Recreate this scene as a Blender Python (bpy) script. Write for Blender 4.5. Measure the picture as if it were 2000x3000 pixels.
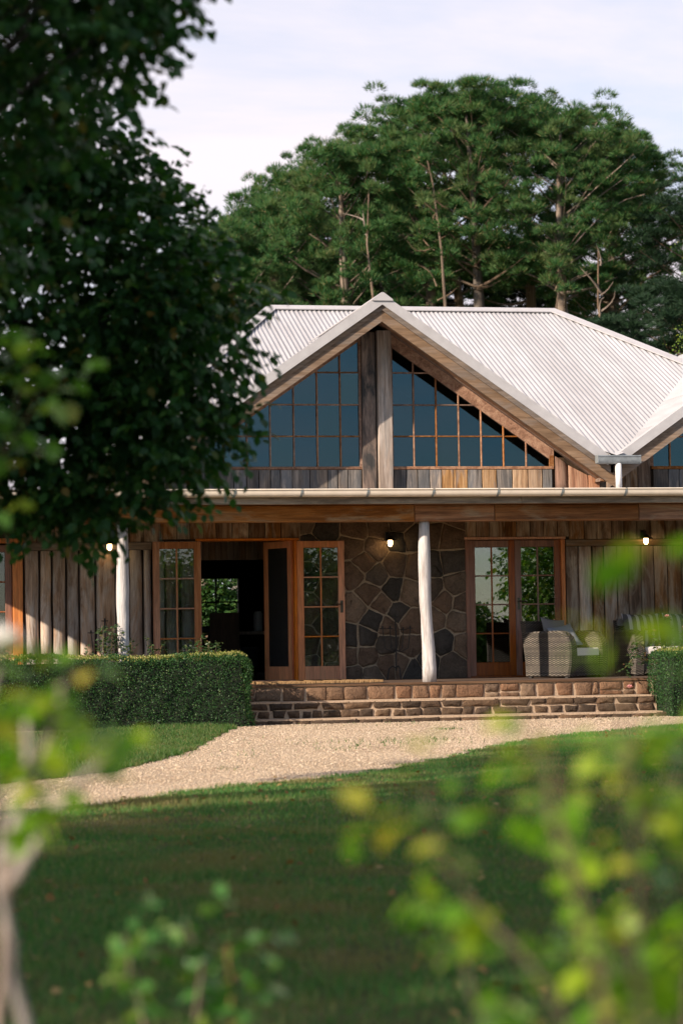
import bpy, math, random
import numpy as np
from mathutils import Vector, Matrix

for o in list(bpy.data.objects):
    bpy.data.objects.remove(o, do_unlink=True)
SC = bpy.context.scene
COL = SC.collection
rad = math.radians

# ------------------------------------------------------------------ camera
cam_d = bpy.data.cameras.new('camera')
cam = bpy.data.objects.new('camera', cam_d)
COL.objects.link(cam)
SC.camera = cam
cam_d.sensor_fit = 'VERTICAL'
cam_d.sensor_height = 36.0
cam_d.sensor_width = 24.0
cam_d.lens = 85.0
cam_d.clip_start = 0.05
cam_d.clip_end = 2000.0
_yaw, _pitch, _roll = rad(11.15), rad(2.947), rad(0.885)
_f = Vector((math.sin(_yaw) * math.cos(_pitch), math.cos(_yaw) * math.cos(_pitch), math.sin(_pitch)))
_r = Vector((math.cos(_yaw), -math.sin(_yaw), 0))
_u = _r.cross(_f)
_r2 = math.cos(_roll) * _r - math.sin(_roll) * _u
_u2 = math.sin(_roll) * _r + math.cos(_roll) * _u
_m = Matrix((_r2, _u2, -_f)).transposed().to_4x4()
_m.translation = Vector((-7.2, -30.8, 1.095))
cam.matrix_world = _m
cam_d.dof.use_dof = True
cam_d.dof.focus_distance = 32.5
cam_d.dof.aperture_fstop = 2.7

# ------------------------------------------------------------------ light
SUN_AZ, SUN_EL = 62.0, 26.0          # degrees left of the facade's normal, above the horizon
sd = Vector((-math.sin(rad(SUN_AZ)) * math.cos(rad(SUN_EL)), -math.cos(rad(SUN_AZ)) * math.cos(rad(SUN_EL)), math.sin(rad(SUN_EL))))
sun_d = bpy.data.lights.new('sun', 'SUN')
sun_d.energy = 5.0
sun_d.angle = rad(0.6)
sun_d.color = (1.0, 0.86, 0.70)
sun = bpy.data.objects.new('sun', sun_d)
COL.objects.link(sun)
sun.rotation_euler = sd.to_track_quat('Z', 'Y').to_euler()
sun.location = (-30, -20, 30)

world = bpy.data.worlds.new('World')
SC.world = world
world.use_nodes = True
nt = world.node_tree
nt.nodes.clear()
def wn(t, **kw):
    n = nt.nodes.new(t)
    for k, v in kw.items():
        setattr(n, k, v)
    return n
w_out = wn('ShaderNodeOutputWorld')
w_bg = wn('ShaderNodeBackground')
w_bg.inputs['Strength'].default_value = 0.105
w_sky = wn('ShaderNodeTexSky', sky_type='NISHITA')
w_sky.sun_disc = False
w_sky.sun_elevation = rad(SUN_EL)
w_sky.sun_rotation = math.atan2(sd.x, sd.y)
w_sky.dust_density = 0.3
w_sky.ozone_density = 3.0
w_tc = wn('ShaderNodeTexCoord')
w_sep = wn('ShaderNodeSeparateXYZ')
nt.links.new(w_tc.outputs['Generated'], w_sep.inputs[0])
def wmath(op, a, b):
    n = wn('ShaderNodeMath', operation=op)
    for i, v in enumerate((a, b)):
        if isinstance(v, (int, float)):
            n.inputs[i].default_value = v
        else:
            nt.links.new(v, n.inputs[i])
    return n.outputs[0]
zz = wmath('ADD', wmath('MAXIMUM', w_sep.outputs[2], 0.0), 0.12)
w_cmb = wn('ShaderNodeCombineXYZ')
nt.links.new(wmath('DIVIDE', w_sep.outputs[0], zz), w_cmb.inputs[0])
nt.links.new(wmath('DIVIDE', w_sep.outputs[1], zz), w_cmb.inputs[1])
w_n1 = wn('ShaderNodeTexNoise')
w_n1.inputs['Scale'].default_value = 0.9
w_n1.inputs['Detail'].default_value = 7.0
w_n1.inputs['Roughness'].default_value = 0.58
w_n1.inputs['Distortion'].default_value = 0.5
nt.links.new(w_cmb.outputs[0], w_n1.inputs['Vector'])
w_rmp = wn('ShaderNodeMapRange')
w_rmp.inputs['From Min'].default_value = 0.34
w_rmp.inputs['From Max'].default_value = 0.57
w_rmp.inputs['To Min'].default_value = 0.45
w_rmp.inputs['To Max'].default_value = 1.0
nt.links.new(w_n1.outputs['Fac'], w_rmp.inputs['Value'])
w_mix = wn('ShaderNodeMix', data_type='RGBA')
w_bank = wn('ShaderNodeMapRange', interpolation_type='SMOOTHSTEP')   # the cloud sheet lies over the house side and thins out behind
w_bank.inputs['From Min'].default_value = -0.75
w_bank.inputs['From Max'].default_value = 0.55
w_bank.inputs['To Min'].default_value = 0.0
nt.links.new(w_sep.outputs[1], w_bank.inputs['Value'])
w_thin = wn('ShaderNodeMapRange')      # broken wisps where the sheet has thinned out
w_thin.inputs['From Min'].default_value = 0.42
w_thin.inputs['From Max'].default_value = 0.66
w_thin.inputs['To Max'].default_value = 0.6
nt.links.new(w_n1.outputs['Fac'], w_thin.inputs['Value'])
w_f = wn('ShaderNodeMix', data_type='FLOAT')
nt.links.new(w_bank.outputs[0], w_f.inputs['Factor'])
nt.links.new(w_thin.outputs[0], w_f.inputs['A'])
nt.links.new(w_rmp.outputs[0], w_f.inputs['B'])
nt.links.new(w_f.outputs['Result'], w_mix.inputs['Factor'])
nt.links.new(w_sky.outputs[0], w_mix.inputs['A'])
w_mix.inputs['B'].default_value = (6.0, 5.5, 5.85, 1)
nt.links.new(w_mix.outputs['Result'], w_bg.inputs['Color'])
nt.links.new(w_bg.outputs[0], w_out.inputs['Surface'])

SC.view_settings.view_transform = 'Standard'
SC.view_settings.look = 'None'
SC.view_settings.gamma = 1.0
SC.view_settings.use_curve_mapping = False
SC.view_settings.exposure = 0.76
SC.cycles.use_denoising = True
SC.cycles.max_bounces = 8
SC.cycles.transparent_max_bounces = 24
SC.cycles.caustics_reflective = False
SC.cycles.caustics_refractive = False

# ------------------------------------------------------------------ helpers
RNG = np.random.default_rng(7)
random.seed(7)

def tag(o, label=None, cat=None, group=None, kind=None):
    if label: o['label'] = label
    if cat: o['category'] = cat
    if group: o['group'] = group
    if kind: o['kind'] = kind
    return o

def empty(name, loc=(0, 0, 0), rz=0.0):
    o = bpy.data.objects.new(name, None)
    o.empty_display_size = 0.1
    o.location = loc
    o.rotation_euler = (0, 0, rz)
    COL.objects.link(o)
    return o

def link(name, me, mat, parent=None):
    if mat is not None and not me.materials:
        me.materials.append(mat)
    o = bpy.data.objects.new(name, me)
    COL.objects.link(o)
    if parent is not None:
        o.parent = parent
    return o

def fast_mesh(name, V, Fc, smooth=False):
    """V (n,3) array, Fc (m,k) array with k equal for all faces."""
    V = np.asarray(V, np.float32); Fc = np.asarray(Fc, np.int32)
    me = bpy.data.meshes.new(name)
    me.vertices.add(len(V)); me.vertices.foreach_set('co', V.ravel())
    m, k = Fc.shape
    me.loops.add(m * k); me.loops.foreach_set('vertex_index', Fc.ravel())
    me.polygons.add(m)
    me.polygons.foreach_set('loop_start', np.arange(0, m * k, k, dtype=np.int32))
    if smooth:
        me.polygons.foreach_set('use_smooth', np.ones(m, bool))
    me.update(calc_edges=True)
    return me

class MB:
    def __init__(s): s.v = []; s.f = []
    def add(s, vs, fs):
        b = len(s.v); s.v += [tuple(p) for p in vs]; s.f += [tuple(b + i for i in f) for f in fs]; return s
    def box(s, x0, x1, y0, y1, z0, z1):
        vs = [(x0, y0, z0), (x1, y0, z0), (x1, y1, z0), (x0, y1, z0), (x0, y0, z1), (x1, y0, z1), (x1, y1, z1), (x0, y1, z1)]
        return s.add(vs, [(0, 3, 2, 1), (4, 5, 6, 7), (0, 1, 5, 4), (1, 2, 6, 5), (2, 3, 7, 6), (3, 0, 4, 7)])
    def hexa(s, vs):  # 8 corners, same order as box
        return s.add(vs, [(0, 3, 2, 1), (4, 5, 6, 7), (0, 1, 5, 4), (1, 2, 6, 5), (2, 3, 7, 6), (3, 0, 4, 7)])
    def bevbox(s, x0, x1, y0, y1, z0, z1, b):
        """box whose front (-Y) edges are chamfered"""
        fr = [(x0, y0 + b, z0), (x1, y0 + b, z0), (x1, y0 + b, z1), (x0, y0 + b, z1)]
        ft = [(x0 + b, y0, z0 + b), (x1 - b, y0, z0 + b), (x1 - b, y0, z1 - b), (x0 + b, y0, z1 - b)]
        bk = [(x0, y1, z0), (x1, y1, z0), (x1, y1, z1), (x0, y1, z1)]
        fs = [(4, 5, 6, 7)] + [(i, (i + 1) % 4, 4 + (i + 1) % 4, 4 + i) for i in range(4)]
        fs += [(8 + i, 8 + (i + 1) % 4, (i + 1) % 4, i) for i in range(4)] + [(11, 10, 9, 8)]
        return s.add(fr + ft + bk, fs)
    def tube(s, pts, rs, n=8, caps=True):
        pts = [Vector(p) for p in pts]
        if isinstance(rs, (int, float)): rs = [rs] * len(pts)
        rings = []
        prev = None
        for i, p in enumerate(pts):
            t = (pts[min(i + 1, len(pts) - 1)] - pts[max(i - 1, 0)])
            if t.length < 1e-9: t = Vector((0, 0, 1))
            t.normalize()
            if prev is None:
                a = Vector((1, 0, 0)) if abs(t.x) < 0.9 else Vector((0, 1, 0))
            else:
                a = prev
            a = (a - t * a.dot(t)).normalized(); prev = a
            b = t.cross(a)
            rings.append([p + (a * math.cos(2 * math.pi * k / n) + b * math.sin(2 * math.pi * k / n)) * rs[i] for k in range(n)])
        base = len(s.v)
        for r in rings: s.v += [tuple(q) for q in r]
        for i in range(len(pts) - 1):
            for k in range(n):
                k2 = (k + 1) % n
                s.f.append((base + i * n + k, base + i * n + k2, base + (i + 1) * n + k2, base + (i + 1) * n + k))
        if caps:
            s.f.append(tuple(base + k for k in reversed(range(n))))
            s.f.append(tuple(base + (len(pts) - 1) * n + k for k in range(n)))
        return s
    def lathe(s, prof, n=16, c=(0, 0, 0)):
        base = len(s.v)
        for r, z in prof:
            for k in range(n):
                a = 2 * math.pi * k / n
                s.v.append((c[0] + r * math.cos(a), c[1] + r * math.sin(a), c[2] + z))
        for i in range(len(prof) - 1):
            for k in range(n):
                k2 = (k + 1) % n
                s.f.append((base + i * n + k, base + i * n + k2, base + (i + 1) * n + k2, base + (i + 1) * n + k))
        return s
    def mesh(s, name='m', smooth=False):
        me = bpy.data.meshes.new(name)
        me.from_pydata(s.v, [], s.f)
        if smooth:
            me.polygons.foreach_set('use_smooth', np.ones(len(me.polygons), bool))
        me.update()
        return me
    def build(s, name, mat, parent=None, smooth=False):
        return link(name, s.mesh(name, smooth), mat, parent)

def copy_tree(o, parent=None):
    c = o.copy(); COL.objects.link(c); c.parent = parent
    for ch in list(o.children): copy_tree(ch, c)
    return c

# ------------------------------------------------------------------ materials
class NT:
    def __init__(s, name):
        s.m = bpy.data.materials.new(name); s.m.use_nodes = True
        s.t = s.m.node_tree; s.t.nodes.clear()
        s.out = s.n('ShaderNodeOutputMaterial')
    def n(s, t, **kw):
        x = s.t.nodes.new(t)
        for k, v in kw.items(): setattr(x, k, v)
        return x
    def l(s, a, b): s.t.links.new(a, b)
    def setin(s, node, key, v):
        if v is None: return
        if hasattr(v, 'is_linked') or isinstance(v, bpy.types.NodeSocket): s.l(v, node.inputs[key])
        else:
            if isinstance(v, (tuple, list)) and len(v) == 3 and node.inputs[key].type == 'RGBA': v = (*v, 1)
            node.inputs[key].default_value = v
    def coords(s, kind='Object', scale=(1, 1, 1), rand=True):
        tc = s.n('ShaderNodeTexCoord').outputs[kind]
        if rand:
            oi = s.n('ShaderNodeObjectInfo')
            mu = s.n('ShaderNodeVectorMath', operation='SCALE'); mu.inputs[0].default_value = (37.0, 53.0, 71.0)
            s.l(oi.outputs['Random'], mu.inputs['Scale'])
            ad = s.n('ShaderNodeVectorMath', operation='ADD'); s.l(tc, ad.inputs[0]); s.l(mu.outputs[0], ad.inputs[1])
            tc = ad.outputs[0]
        mp = s.n('ShaderNodeMapping'); mp.inputs['Scale'].default_value = scale
        s.l(tc, mp.inputs['Vector']); return mp.outputs[0]
    def noise(s, vec, scale, detail=4, rough=0.55, dist=0.0, out='Fac'):
        x = s.n('ShaderNodeTexNoise'); s.setin(x, 'Scale', scale); s.setin(x, 'Detail', detail); s.setin(x, 'Roughness', rough); s.setin(x, 'Distortion', dist)
        s.l(vec, x.inputs['Vector']); return x.outputs[out]
    def voro(s, vec, scale, feature='F1', out='Distance', rnd=1.0):
        x = s.n('ShaderNodeTexVoronoi', feature=feature); s.setin(x, 'Scale', scale); s.setin(x, 'Randomness', rnd)
        s.l(vec, x.inputs['Vector']); return x.outputs[out]
    def ramp(s, fac, stops):
        x = s.n('ShaderNodeValToRGB'); s.l(fac, x.inputs['Fac']); e = x.color_ramp.elements
        while len(e) < len(stops): e.new(0.5)
        for i, (p, c) in enumerate(stops):
            e[i].position = p
            e[i].color = (*c, 1) if isinstance(c, (tuple, list)) else (c, c, c, 1)
        return x.outputs['Color']
    def mix(s, f, a, b, mode='MIX'):
        x = s.n('ShaderNodeMix', data_type='RGBA', blend_type=mode)
        s.setin(x, 'Factor', f); s.setin(x, 'A', a); s.setin(x, 'B', b); return x.outputs['Result']
    def math(s, op, a, b=None, clamp=False):
        x = s.n('ShaderNodeMath', operation=op, use_clamp=clamp)
        s.setin(x, 0, a)
        if b is not None: s.setin(x, 1, b)
        return x.outputs[0]
    def rnd(s): return s.n('ShaderNodeObjectInfo').outputs['Random']
    def island(s): return s.n('ShaderNodeNewGeometry').outputs['Random Per Island']
    def bump(s, h, strength=0.5, dist=0.01, normal=None):
        x = s.n('ShaderNodeBump'); s.setin(x, 'Strength', strength); s.setin(x, 'Distance', dist); s.l(h, x.inputs['Height'])
        if normal is not None: s.l(normal, x.inputs['Normal'])
        return x.outputs[0]
    def pbr(s, col, rough=0.7, normal=None, spec=0.4, metal=0.0):
        x = s.n('ShaderNodeBsdfPrincipled')
        s.setin(x, 'Base Color', col); s.setin(x, 'Roughness', rough); s.setin(x, 'Metallic', metal); s.setin(x, 'Specular IOR Level', spec)
        if normal is not None: s.l(normal, x.inputs['Normal'])
        return x.outputs[0]
    def done(s, sh):
        s.l(sh, s.out.inputs['Surface']); return s.m

M = {}
def wood(name, dark, mid, light, axis='z', grey=None, greyamt=0.0, scale=1.0, rough=0.8, bump=0.6, vary=0.35, spec=0.25, knots=True):
    t = NT(name)
    st = {'z': (1, 1, 0.07), 'x': (0.07, 1, 1), 'r': (1, 1, 1)}[axis]
    v = t.coords('Object', tuple(k * scale for k in st))
    a = t.noise(v, 9.0, 6, 0.6, 1.2)
    b = t.noise(v, 55.0, 4, 0.65, 0.4)
    c = t.ramp(a, [(0.28, dark), (0.5, mid), (0.72, light)])
    fine = t.ramp(b, [(0.3, 0.45), (0.65, 1.1)])
    c = t.mix(0.75, c, fine, 'MULTIPLY')
    if grey is not None:
        v2 = t.coords('Object', {'z': (1, 1, 0.25), 'x': (0.25, 1, 1), 'r': (1, 1, 1)}[axis])
        g = t.noise(v2, 5.0, 5, 0.65, 0.6)
        gm = t.ramp(g, [(0.62 - greyamt * 0.5, 0.0), (0.72 - greyamt * 0.35, 1.0)])
        c = t.mix(gm, c, t.mix(0.7, grey, fine, 'MULTIPLY'))
    r = t.rnd()
    k = t.n('ShaderNodeMapRange'); t.l(r, k.inputs[0]); k.inputs[3].default_value = 1 - vary; k.inputs[4].default_value = 1 + vary
    hs = t.n('ShaderNodeHueSaturation'); t.l(k.outputs[0], hs.inputs['Value'])
    sr = t.n('ShaderNodeMapRange'); t.l(t.math('FRACT', t.math('MULTIPLY', r, 7.31)), sr.inputs[0]); sr.inputs[3].default_value = 0.65; sr.inputs[4].default_value = 1.25
    t.l(sr.outputs[0], hs.inputs['Saturation']); t.l(c, hs.inputs['Color'])
    h = t.math('ADD', t.math('MULTIPLY', a, 0.6), t.math('MULTIPLY', b, 0.5))
    M[name] = t.done(t.pbr(hs.outputs[0], rough, t.bump(h, bump, 0.012), spec))
    return M[name]

wood('log_wood', (0.11, 0.055, 0.03), (0.40, 0.25, 0.155), (0.58, 0.41, 0.28), 'z', (0.50, 0.42, 0.36), 0.42, bump=1.0)
wood('board_wood', (0.05, 0.025, 0.012), (0.24, 0.13, 0.07), (0.44, 0.28, 0.165), 'z', (0.44, 0.35, 0.27), 0.32, bump=0.9)
wood('gable_board', (0.05, 0.042, 0.038), (0.19, 0.155, 0.13), (0.42, 0.33, 0.26), 'z', (0.13, 0.125, 0.125), 0.35, bump=0.7, vary=0.45)
wood('orange_board', (0.09, 0.028, 0.010), (0.38, 0.14, 0.045), (0.52, 0.29, 0.15), 'z', (0.30, 0.21, 0.15), 0.12, bump=0.7, vary=0.25)
wood('sunlit_tan_board', (0.12, 0.06, 0.03), (0.38, 0.24, 0.14), (0.52, 0.37, 0.25), 'z', (0.24, 0.19, 0.16), 0.22, bump=0.7, vary=0.3)
wood('pale_post', (0.14, 0.085, 0.055), (0.36, 0.27, 0.21), (0.52, 0.44, 0.38), 'z', (0.30, 0.26, 0.23), 0.25, bump=0.7, vary=0.12)
wood('dark_post', (0.03, 0.02, 0.016), (0.22, 0.12, 0.07), (0.36, 0.22, 0.13), 'z', (0.05, 0.045, 0.042), 0.42, bump=0.7, vary=0.1)
wood('beam_wood', (0.08, 0.030, 0.011), (0.31, 0.13, 0.048), (0.46, 0.24, 0.11), 'x', (0.34, 0.23, 0.14), 0.22, bump=0.6, vary=0.22)
wood('fascia_wood', (0.10, 0.07, 0.042), (0.29, 0.21, 0.13), (0.46, 0.36, 0.25), 'x', (0.15, 0.11, 0.07), 0.3, bump=0.5, vary=0.15)
wood('rail_wood', (0.07, 0.04, 0.022), (0.22, 0.14, 0.085), (0.33, 0.23, 0.15), 'x', (0.2, 0.16, 0.13), 0.2, bump=0.6, vary=0.2)
wood('rake_wood', (0.11, 0.070, 0.045), (0.215, 0.145, 0.098), (0.29, 0.205, 0.145), 'x', (0.20, 0.155, 0.125), 0.3, bump=0.35, vary=0.12)
wood('soffit_wood', (0.13, 0.062, 0.035), (0.22, 0.12, 0.07), (0.29, 0.18, 0.11), 'x', bump=0.3, vary=0.15)
wood('door_wood', (0.58, 0.15, 0.012), (0.72, 0.21, 0.02), (0.78, 0.28, 0.04), 'z', bump=0.15, vary=0.08, rough=0.5, spec=0.4)
wood('weathered_door_wood', (0.32, 0.12, 0.05), (0.46, 0.20, 0.09), (0.56, 0.29, 0.16), 'z', bump=0.15, vary=0.08, rough=0.6)
wood('dark_door_wood', (0.19, 0.055, 0.018), (0.30, 0.095, 0.034), (0.38, 0.14, 0.055), 'z', bump=0.15, vary=0.1, rough=0.45, spec=0.45)
wood('mullion_wood', (0.15, 0.06, 0.025), (0.30, 0.14, 0.07), (0.44, 0.25, 0.14), 'r', bump=0.3, vary=0.25)
wood('floor_wood', (0.05, 0.03, 0.022), (0.12, 0.075, 0.05), (0.2, 0.13, 0.09), 'x', bump=0.3, vary=0.1)
wood('painted_post', (0.34, 0.28, 0.25), (0.54, 0.49, 0.47), (0.60, 0.56, 0.545), 'z', (0.40, 0.32, 0.28), 0.05, bump=0.7, vary=0.04, rough=0.6)
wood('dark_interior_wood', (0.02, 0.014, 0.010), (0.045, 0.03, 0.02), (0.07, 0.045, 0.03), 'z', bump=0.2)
wood('inner_board', (0.26, 0.17, 0.12), (0.42, 0.29, 0.21), (0.5, 0.36, 0.27), 'z', bump=0.2, vary=0.1)

def simple(name, col, rough=0.7, nscale=20.0, amt=0.25, bump=0.2, bd=0.004, spec=0.4, metal=0.0, rnd=0.0):
    t = NT(name); v = t.coords('Object')
    n = t.noise(v, nscale, 5, 0.6)
    f = t.ramp(n, [(0.25, 1 - amt), (0.75, 1 + amt * 0.6)])
    c = t.mix(1.0, col, f, 'MULTIPLY')
    if rnd:
        k = t.n('ShaderNodeMapRange'); t.l(t.rnd(), k.inputs[0]); k.inputs[3].default_value = 1 - rnd; k.inputs[4].default_value = 1 + rnd
        hs = t.n('ShaderNodeHueSaturation'); t.l(k.outputs[0], hs.inputs['Value']); t.l(c, hs.inputs['Color']); c = hs.outputs[0]
    M[name] = t.done(t.pbr(c, rough, t.bump(n, bump, bd), spec, metal)); return M[name]

simple('iron', (0.022, 0.020, 0.019), 0.6, 40, 0.3)
simple('galvanised', (0.33, 0.36, 0.37), 0.45, 18, 0.3, metal=0.5)
simple('gutter_paint', (0.74, 0.64, 0.53), 0.35, 6, 0.12, 0.05)
simple('bracket_metal', (0.22, 0.24, 0.24), 0.5, 30, 0.2, metal=0.3)
simple('pipe_paint', (0.74, 0.71, 0.69), 0.4, 8, 0.10, 0.03)
simple('mortar', (0.46, 0.33, 0.225), 0.95, 45, 0.35, 0.8, 0.008)
simple('wall_mortar', (0.40, 0.30, 0.205), 0.95, 45, 0.4, 0.8, 0.008)
simple('grey_fabric', (0.20, 0.18, 0.17), 0.95, 250, 0.25, 0.4, 0.002)
simple('blue_grey_fabric', (0.22, 0.235, 0.27), 0.95, 250, 0.25, 0.4, 0.002)
simple('cream_fabric', (0.72, 0.66, 0.62), 0.95, 250, 0.12, 0.3, 0.002)
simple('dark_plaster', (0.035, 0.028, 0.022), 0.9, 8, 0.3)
simple('white_china', (0.5, 0.52, 0.53), 0.3, 5, 0.05)
simple('blue_fabric', (0.16, 0.20, 0.29), 0.9, 100, 0.15)
simple('black_enamel', (0.012, 0.012, 0.012), 0.35, 20, 0.2, 0.05)
simple('pink_petal', (0.75, 0.36, 0.36), 0.6, 30, 0.2, 0.1)
simple('white_petal', (0.80, 0.77, 0.72), 0.6, 30, 0.1, 0.1)
simple('fly_screen', (0.012, 0.013, 0.013), 0.8, 60, 0.2)
simple('brass', (0.10, 0.085, 0.06), 0.35, 40, 0.3, metal=0.8)

# corrugated painted roof
t = NT('roof_metal'); v = t.coords('Object', (1, 0.12, 0.12), False); n = t.noise(v, 6, 6, 0.65)
v2 = t.coords('Object', (1, 1, 1), False); n2 = t.noise(v2, 1.3, 5, 0.6)
c = t.ramp(n, [(0.25, (0.33, 0.318, 0.325)), (0.6, (0.405, 0.393, 0.403)), (0.8, (0.425, 0.417, 0.427))])
c = t.mix(0.5, c, t.ramp(n2, [(0.3, 0.86), (0.6, 1.0)]), 'MULTIPLY')
sx_ = t.n('ShaderNodeSeparateXYZ'); t.l(v2, sx_.inputs[0])
wn_ = t.n('ShaderNodeTexWhiteNoise', noise_dimensions='1D'); t.l(t.math('FLOOR', t.math('MULTIPLY', sx_.outputs[0], 1 / 0.762)), wn_.inputs['W'])
c = t.mix(1.0, c, t.ramp(wn_.outputs['Value'], [(0.0, 0.90), (1.0, 1.04)]), 'MULTIPLY')
lap = t.math('LESS_THAN', t.math('FRACT', t.math('MULTIPLY', sx_.outputs[0], 1 / 0.762)), 0.02)
c = t.mix(lap, c, t.mix(1.0, c, (0.72, 0.70, 0.68, 1), 'MULTIPLY'))
M['roof_metal'] = t.done(t.pbr(c, 0.42, None, 0.35))
t = NT('cap_metal'); v = t.coords('Object', (1, 1, 1), False); n = t.noise(v, 5, 6, 0.65)
c = t.ramp(n, [(0.3, (0.38, 0.36, 0.362)), (0.65, (0.455, 0.435, 0.437))])
M['cap_metal'] = t.done(t.pbr(c, 0.45, t.bump(n, 0.05, 0.01), 0.4))

# stone
def stone(name, cols, pit=0.6, moss=None, rnd=0.3):
    t = NT(name); v = t.coords('Object')
    a = t.noise(v, 5, 6, 0.65, 0.4); b = t.noise(v, 38, 5, 0.7)
    r = t.rnd()
    base = t.ramp(r, cols)
    base.node.color_ramp.interpolation = 'LINEAR'
    c = t.mix(1.0, base, t.ramp(a, [(0.25, 0.55), (0.5, 0.95), (0.8, 1.35)]), 'MULTIPLY')
    c = t.mix(0.8, c, t.ramp(b, [(0.3, 0.55), (0.6, 1.12)]), 'MULTIPLY')
    pv = t.voro(v, 34, 'F1', 'Distance'); pit_h = t.ramp(pv, [(0.05, 0.0), (0.28, 1.0)])
    pm = t.noise(v, 9, 2); pm = t.ramp(pm, [(0.5, 1.0), (0.62, 0.0)])
    ph = t.math('MAXIMUM', pit_h, pm)
    c = t.mix(0.45, c, t.mix(1.0, c, ph, 'MULTIPLY'))
    h = t.math('ADD', t.math('MULTIPLY', a, 1.6), t.math('ADD', t.math('MULTIPLY', b, 0.7), t.math('MULTIPLY', ph, pit)))
    M[name] = t.done(t.pbr(c, 0.9, t.bump(h, 1.0, 0.022), 0.25)); return M[name]
stone('wall_stone', [(0.0, (0.062, 0.054, 0.047)), (0.28, (0.085, 0.071, 0.060)), (0.4, (0.14, 0.098, 0.070)), (0.65, (0.185, 0.116, 0.076)), (0.9, (0.25, 0.175, 0.12)), (1.0, (0.068, 0.060, 0.053))], 0.3)
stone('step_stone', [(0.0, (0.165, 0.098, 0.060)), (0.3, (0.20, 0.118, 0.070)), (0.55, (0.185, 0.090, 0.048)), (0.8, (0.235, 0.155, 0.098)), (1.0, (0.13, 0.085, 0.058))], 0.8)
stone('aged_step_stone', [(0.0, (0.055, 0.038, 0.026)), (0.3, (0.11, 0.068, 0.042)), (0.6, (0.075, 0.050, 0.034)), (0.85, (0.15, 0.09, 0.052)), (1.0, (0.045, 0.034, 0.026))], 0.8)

# ground
t = NT('lawn_soil'); v = t.coords('Object', (1, 1, 1), False)
a = t.noise(v, 0.9, 6, 0.65); b = t.noise(v, 60, 4, 0.7)
c = t.ramp(a, [(0.3, (0.045, 0.070, 0.020)), (0.5, (0.085, 0.085, 0.032)), (0.7, (0.15, 0.115, 0.056))])
c = t.mix(0.8, c, t.ramp(b, [(0.3, 0.4), (0.7, 1.3)]), 'MULTIPLY')
M['lawn_soil'] = t.done(t.pbr(c, 0.95, t.bump(b, 0.8, 0.03), 0.1))
t = NT('gravel'); v = t.coords('Object', (1, 1, 1), False)
a = t.noise(v, 0.55, 7, 0.68); s1 = t.voro(v, 75, 'F1', 'Color'); s1d = t.voro(v, 75, 'F1', 'Distance'); big = t.noise(v, 5, 5, 0.65)
c = t.ramp(a, [(0.32, (0.46, 0.335, 0.215)), (0.5, (0.57, 0.435, 0.30)), (0.68, (0.63, 0.49, 0.35))])
bw = t.n('ShaderNodeRGBToBW'); t.l(s1, bw.inputs[0])
c = t.mix(0.85, c, t.ramp(bw.outputs[0], [(0.1, 0.55), (0.5, 1.0), (0.9, 1.3)]), 'MULTIPLY')
c = t.mix(0.6, c, t.ramp(s1d, [(0.3, 1.1), (0.75, 0.5)]), 'MULTIPLY')
c = t.mix(0.5, c, t.ramp(big, [(0.3, 0.72), (0.6, 1.08)]), 'MULTIPLY')
M['gravel'] = t.done(t.pbr(c, 0.95, t.bump(t.math('SUBTRACT', t.math('MULTIPLY', big, 0.5), s1d), 0.9, 0.02), 0.15))
t = NT('pebble'); c = t.ramp(t.island(), [(0.0, (0.36, 0.25, 0.18)), (0.4, (0.56, 0.43, 0.30)), (0.8, (0.68, 0.55, 0.41)), (1.0, (0.30, 0.24, 0.20))])
M['pebble'] = t.done(t.pbr(c, 0.9, None, 0.2))

def leafmat(name, stops, trans=0.35, rough=0.45, spec=0.4, tcol=None, posnoise=None):
    t = NT(name)
    c = t.ramp(t.island(), stops)
    if posnoise:
        g = t.n('ShaderNodeNewGeometry').outputs['Position']
        sc_, lo, col2 = posnoise
        nn = t.noise(g, sc_, 5, 0.65)
        c = t.mix(t.ramp(nn, [(lo, 0.0), (lo + 0.18, 0.85)]), c, col2)
    p = t.pbr(c, rough, None, spec)
    tr = t.n('ShaderNodeBsdfTranslucent')
    if tcol is None:
        t.l(t.mix(1.0, c, (1.5, 1.7, 0.7, 1), 'MULTIPLY'), tr.inputs['Color'])
    else:
        tr.inputs['Color'].default_value = (*tcol, 1)
    mx = t.n('ShaderNodeMixShader'); mx.inputs[0].default_value = trans
    t.l(p, mx.inputs[1]); t.l(tr.outputs[0], mx.inputs[2])
    M[name] = t.done(mx.outputs[0]); return M[name]
leafmat('pear_leaf', [(0.0, (0.014, 0.050, 0.013)), (0.6, (0.027, 0.085, 0.018)), (0.95, (0.050, 0.120, 0.022)), (1.0, (0.14, 0.09, 0.016))], 0.25, 0.5, 0.22)
leafmat('near_leaf', [(0.0, (0.05, 0.12, 0.02)), (0.6, (0.08, 0.18, 0.03)), (0.9, (0.16, 0.24, 0.04)), (1.0, (0.25, 0.20, 0.05))], 0.4, 0.4)
leafmat('rose_leaf', [(0.0, (0.07, 0.18, 0.014)), (0.45, (0.15, 0.29, 0.018)), (0.8, (0.27, 0.36, 0.025)), (0.95, (0.40, 0.37, 0.04)), (1.0, (0.36, 0.20, 0.08))], 0.5, 0.4)
leafmat('dark_rose_leaf', [(0.0, (0.04, 0.12, 0.025)), (0.6, (0.07, 0.19, 0.035)), (1.0, (0.16, 0.22, 0.04))], 0.3, 0.4)
leafmat('garden_rose_leaf', [(0.0, (0.025, 0.06, 0.02)), (0.6, (0.045, 0.09, 0.03)), (0.9, (0.08, 0.10, 0.03)), (1.0, (0.14, 0.06, 0.035))], 0.25, 0.45)
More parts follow.
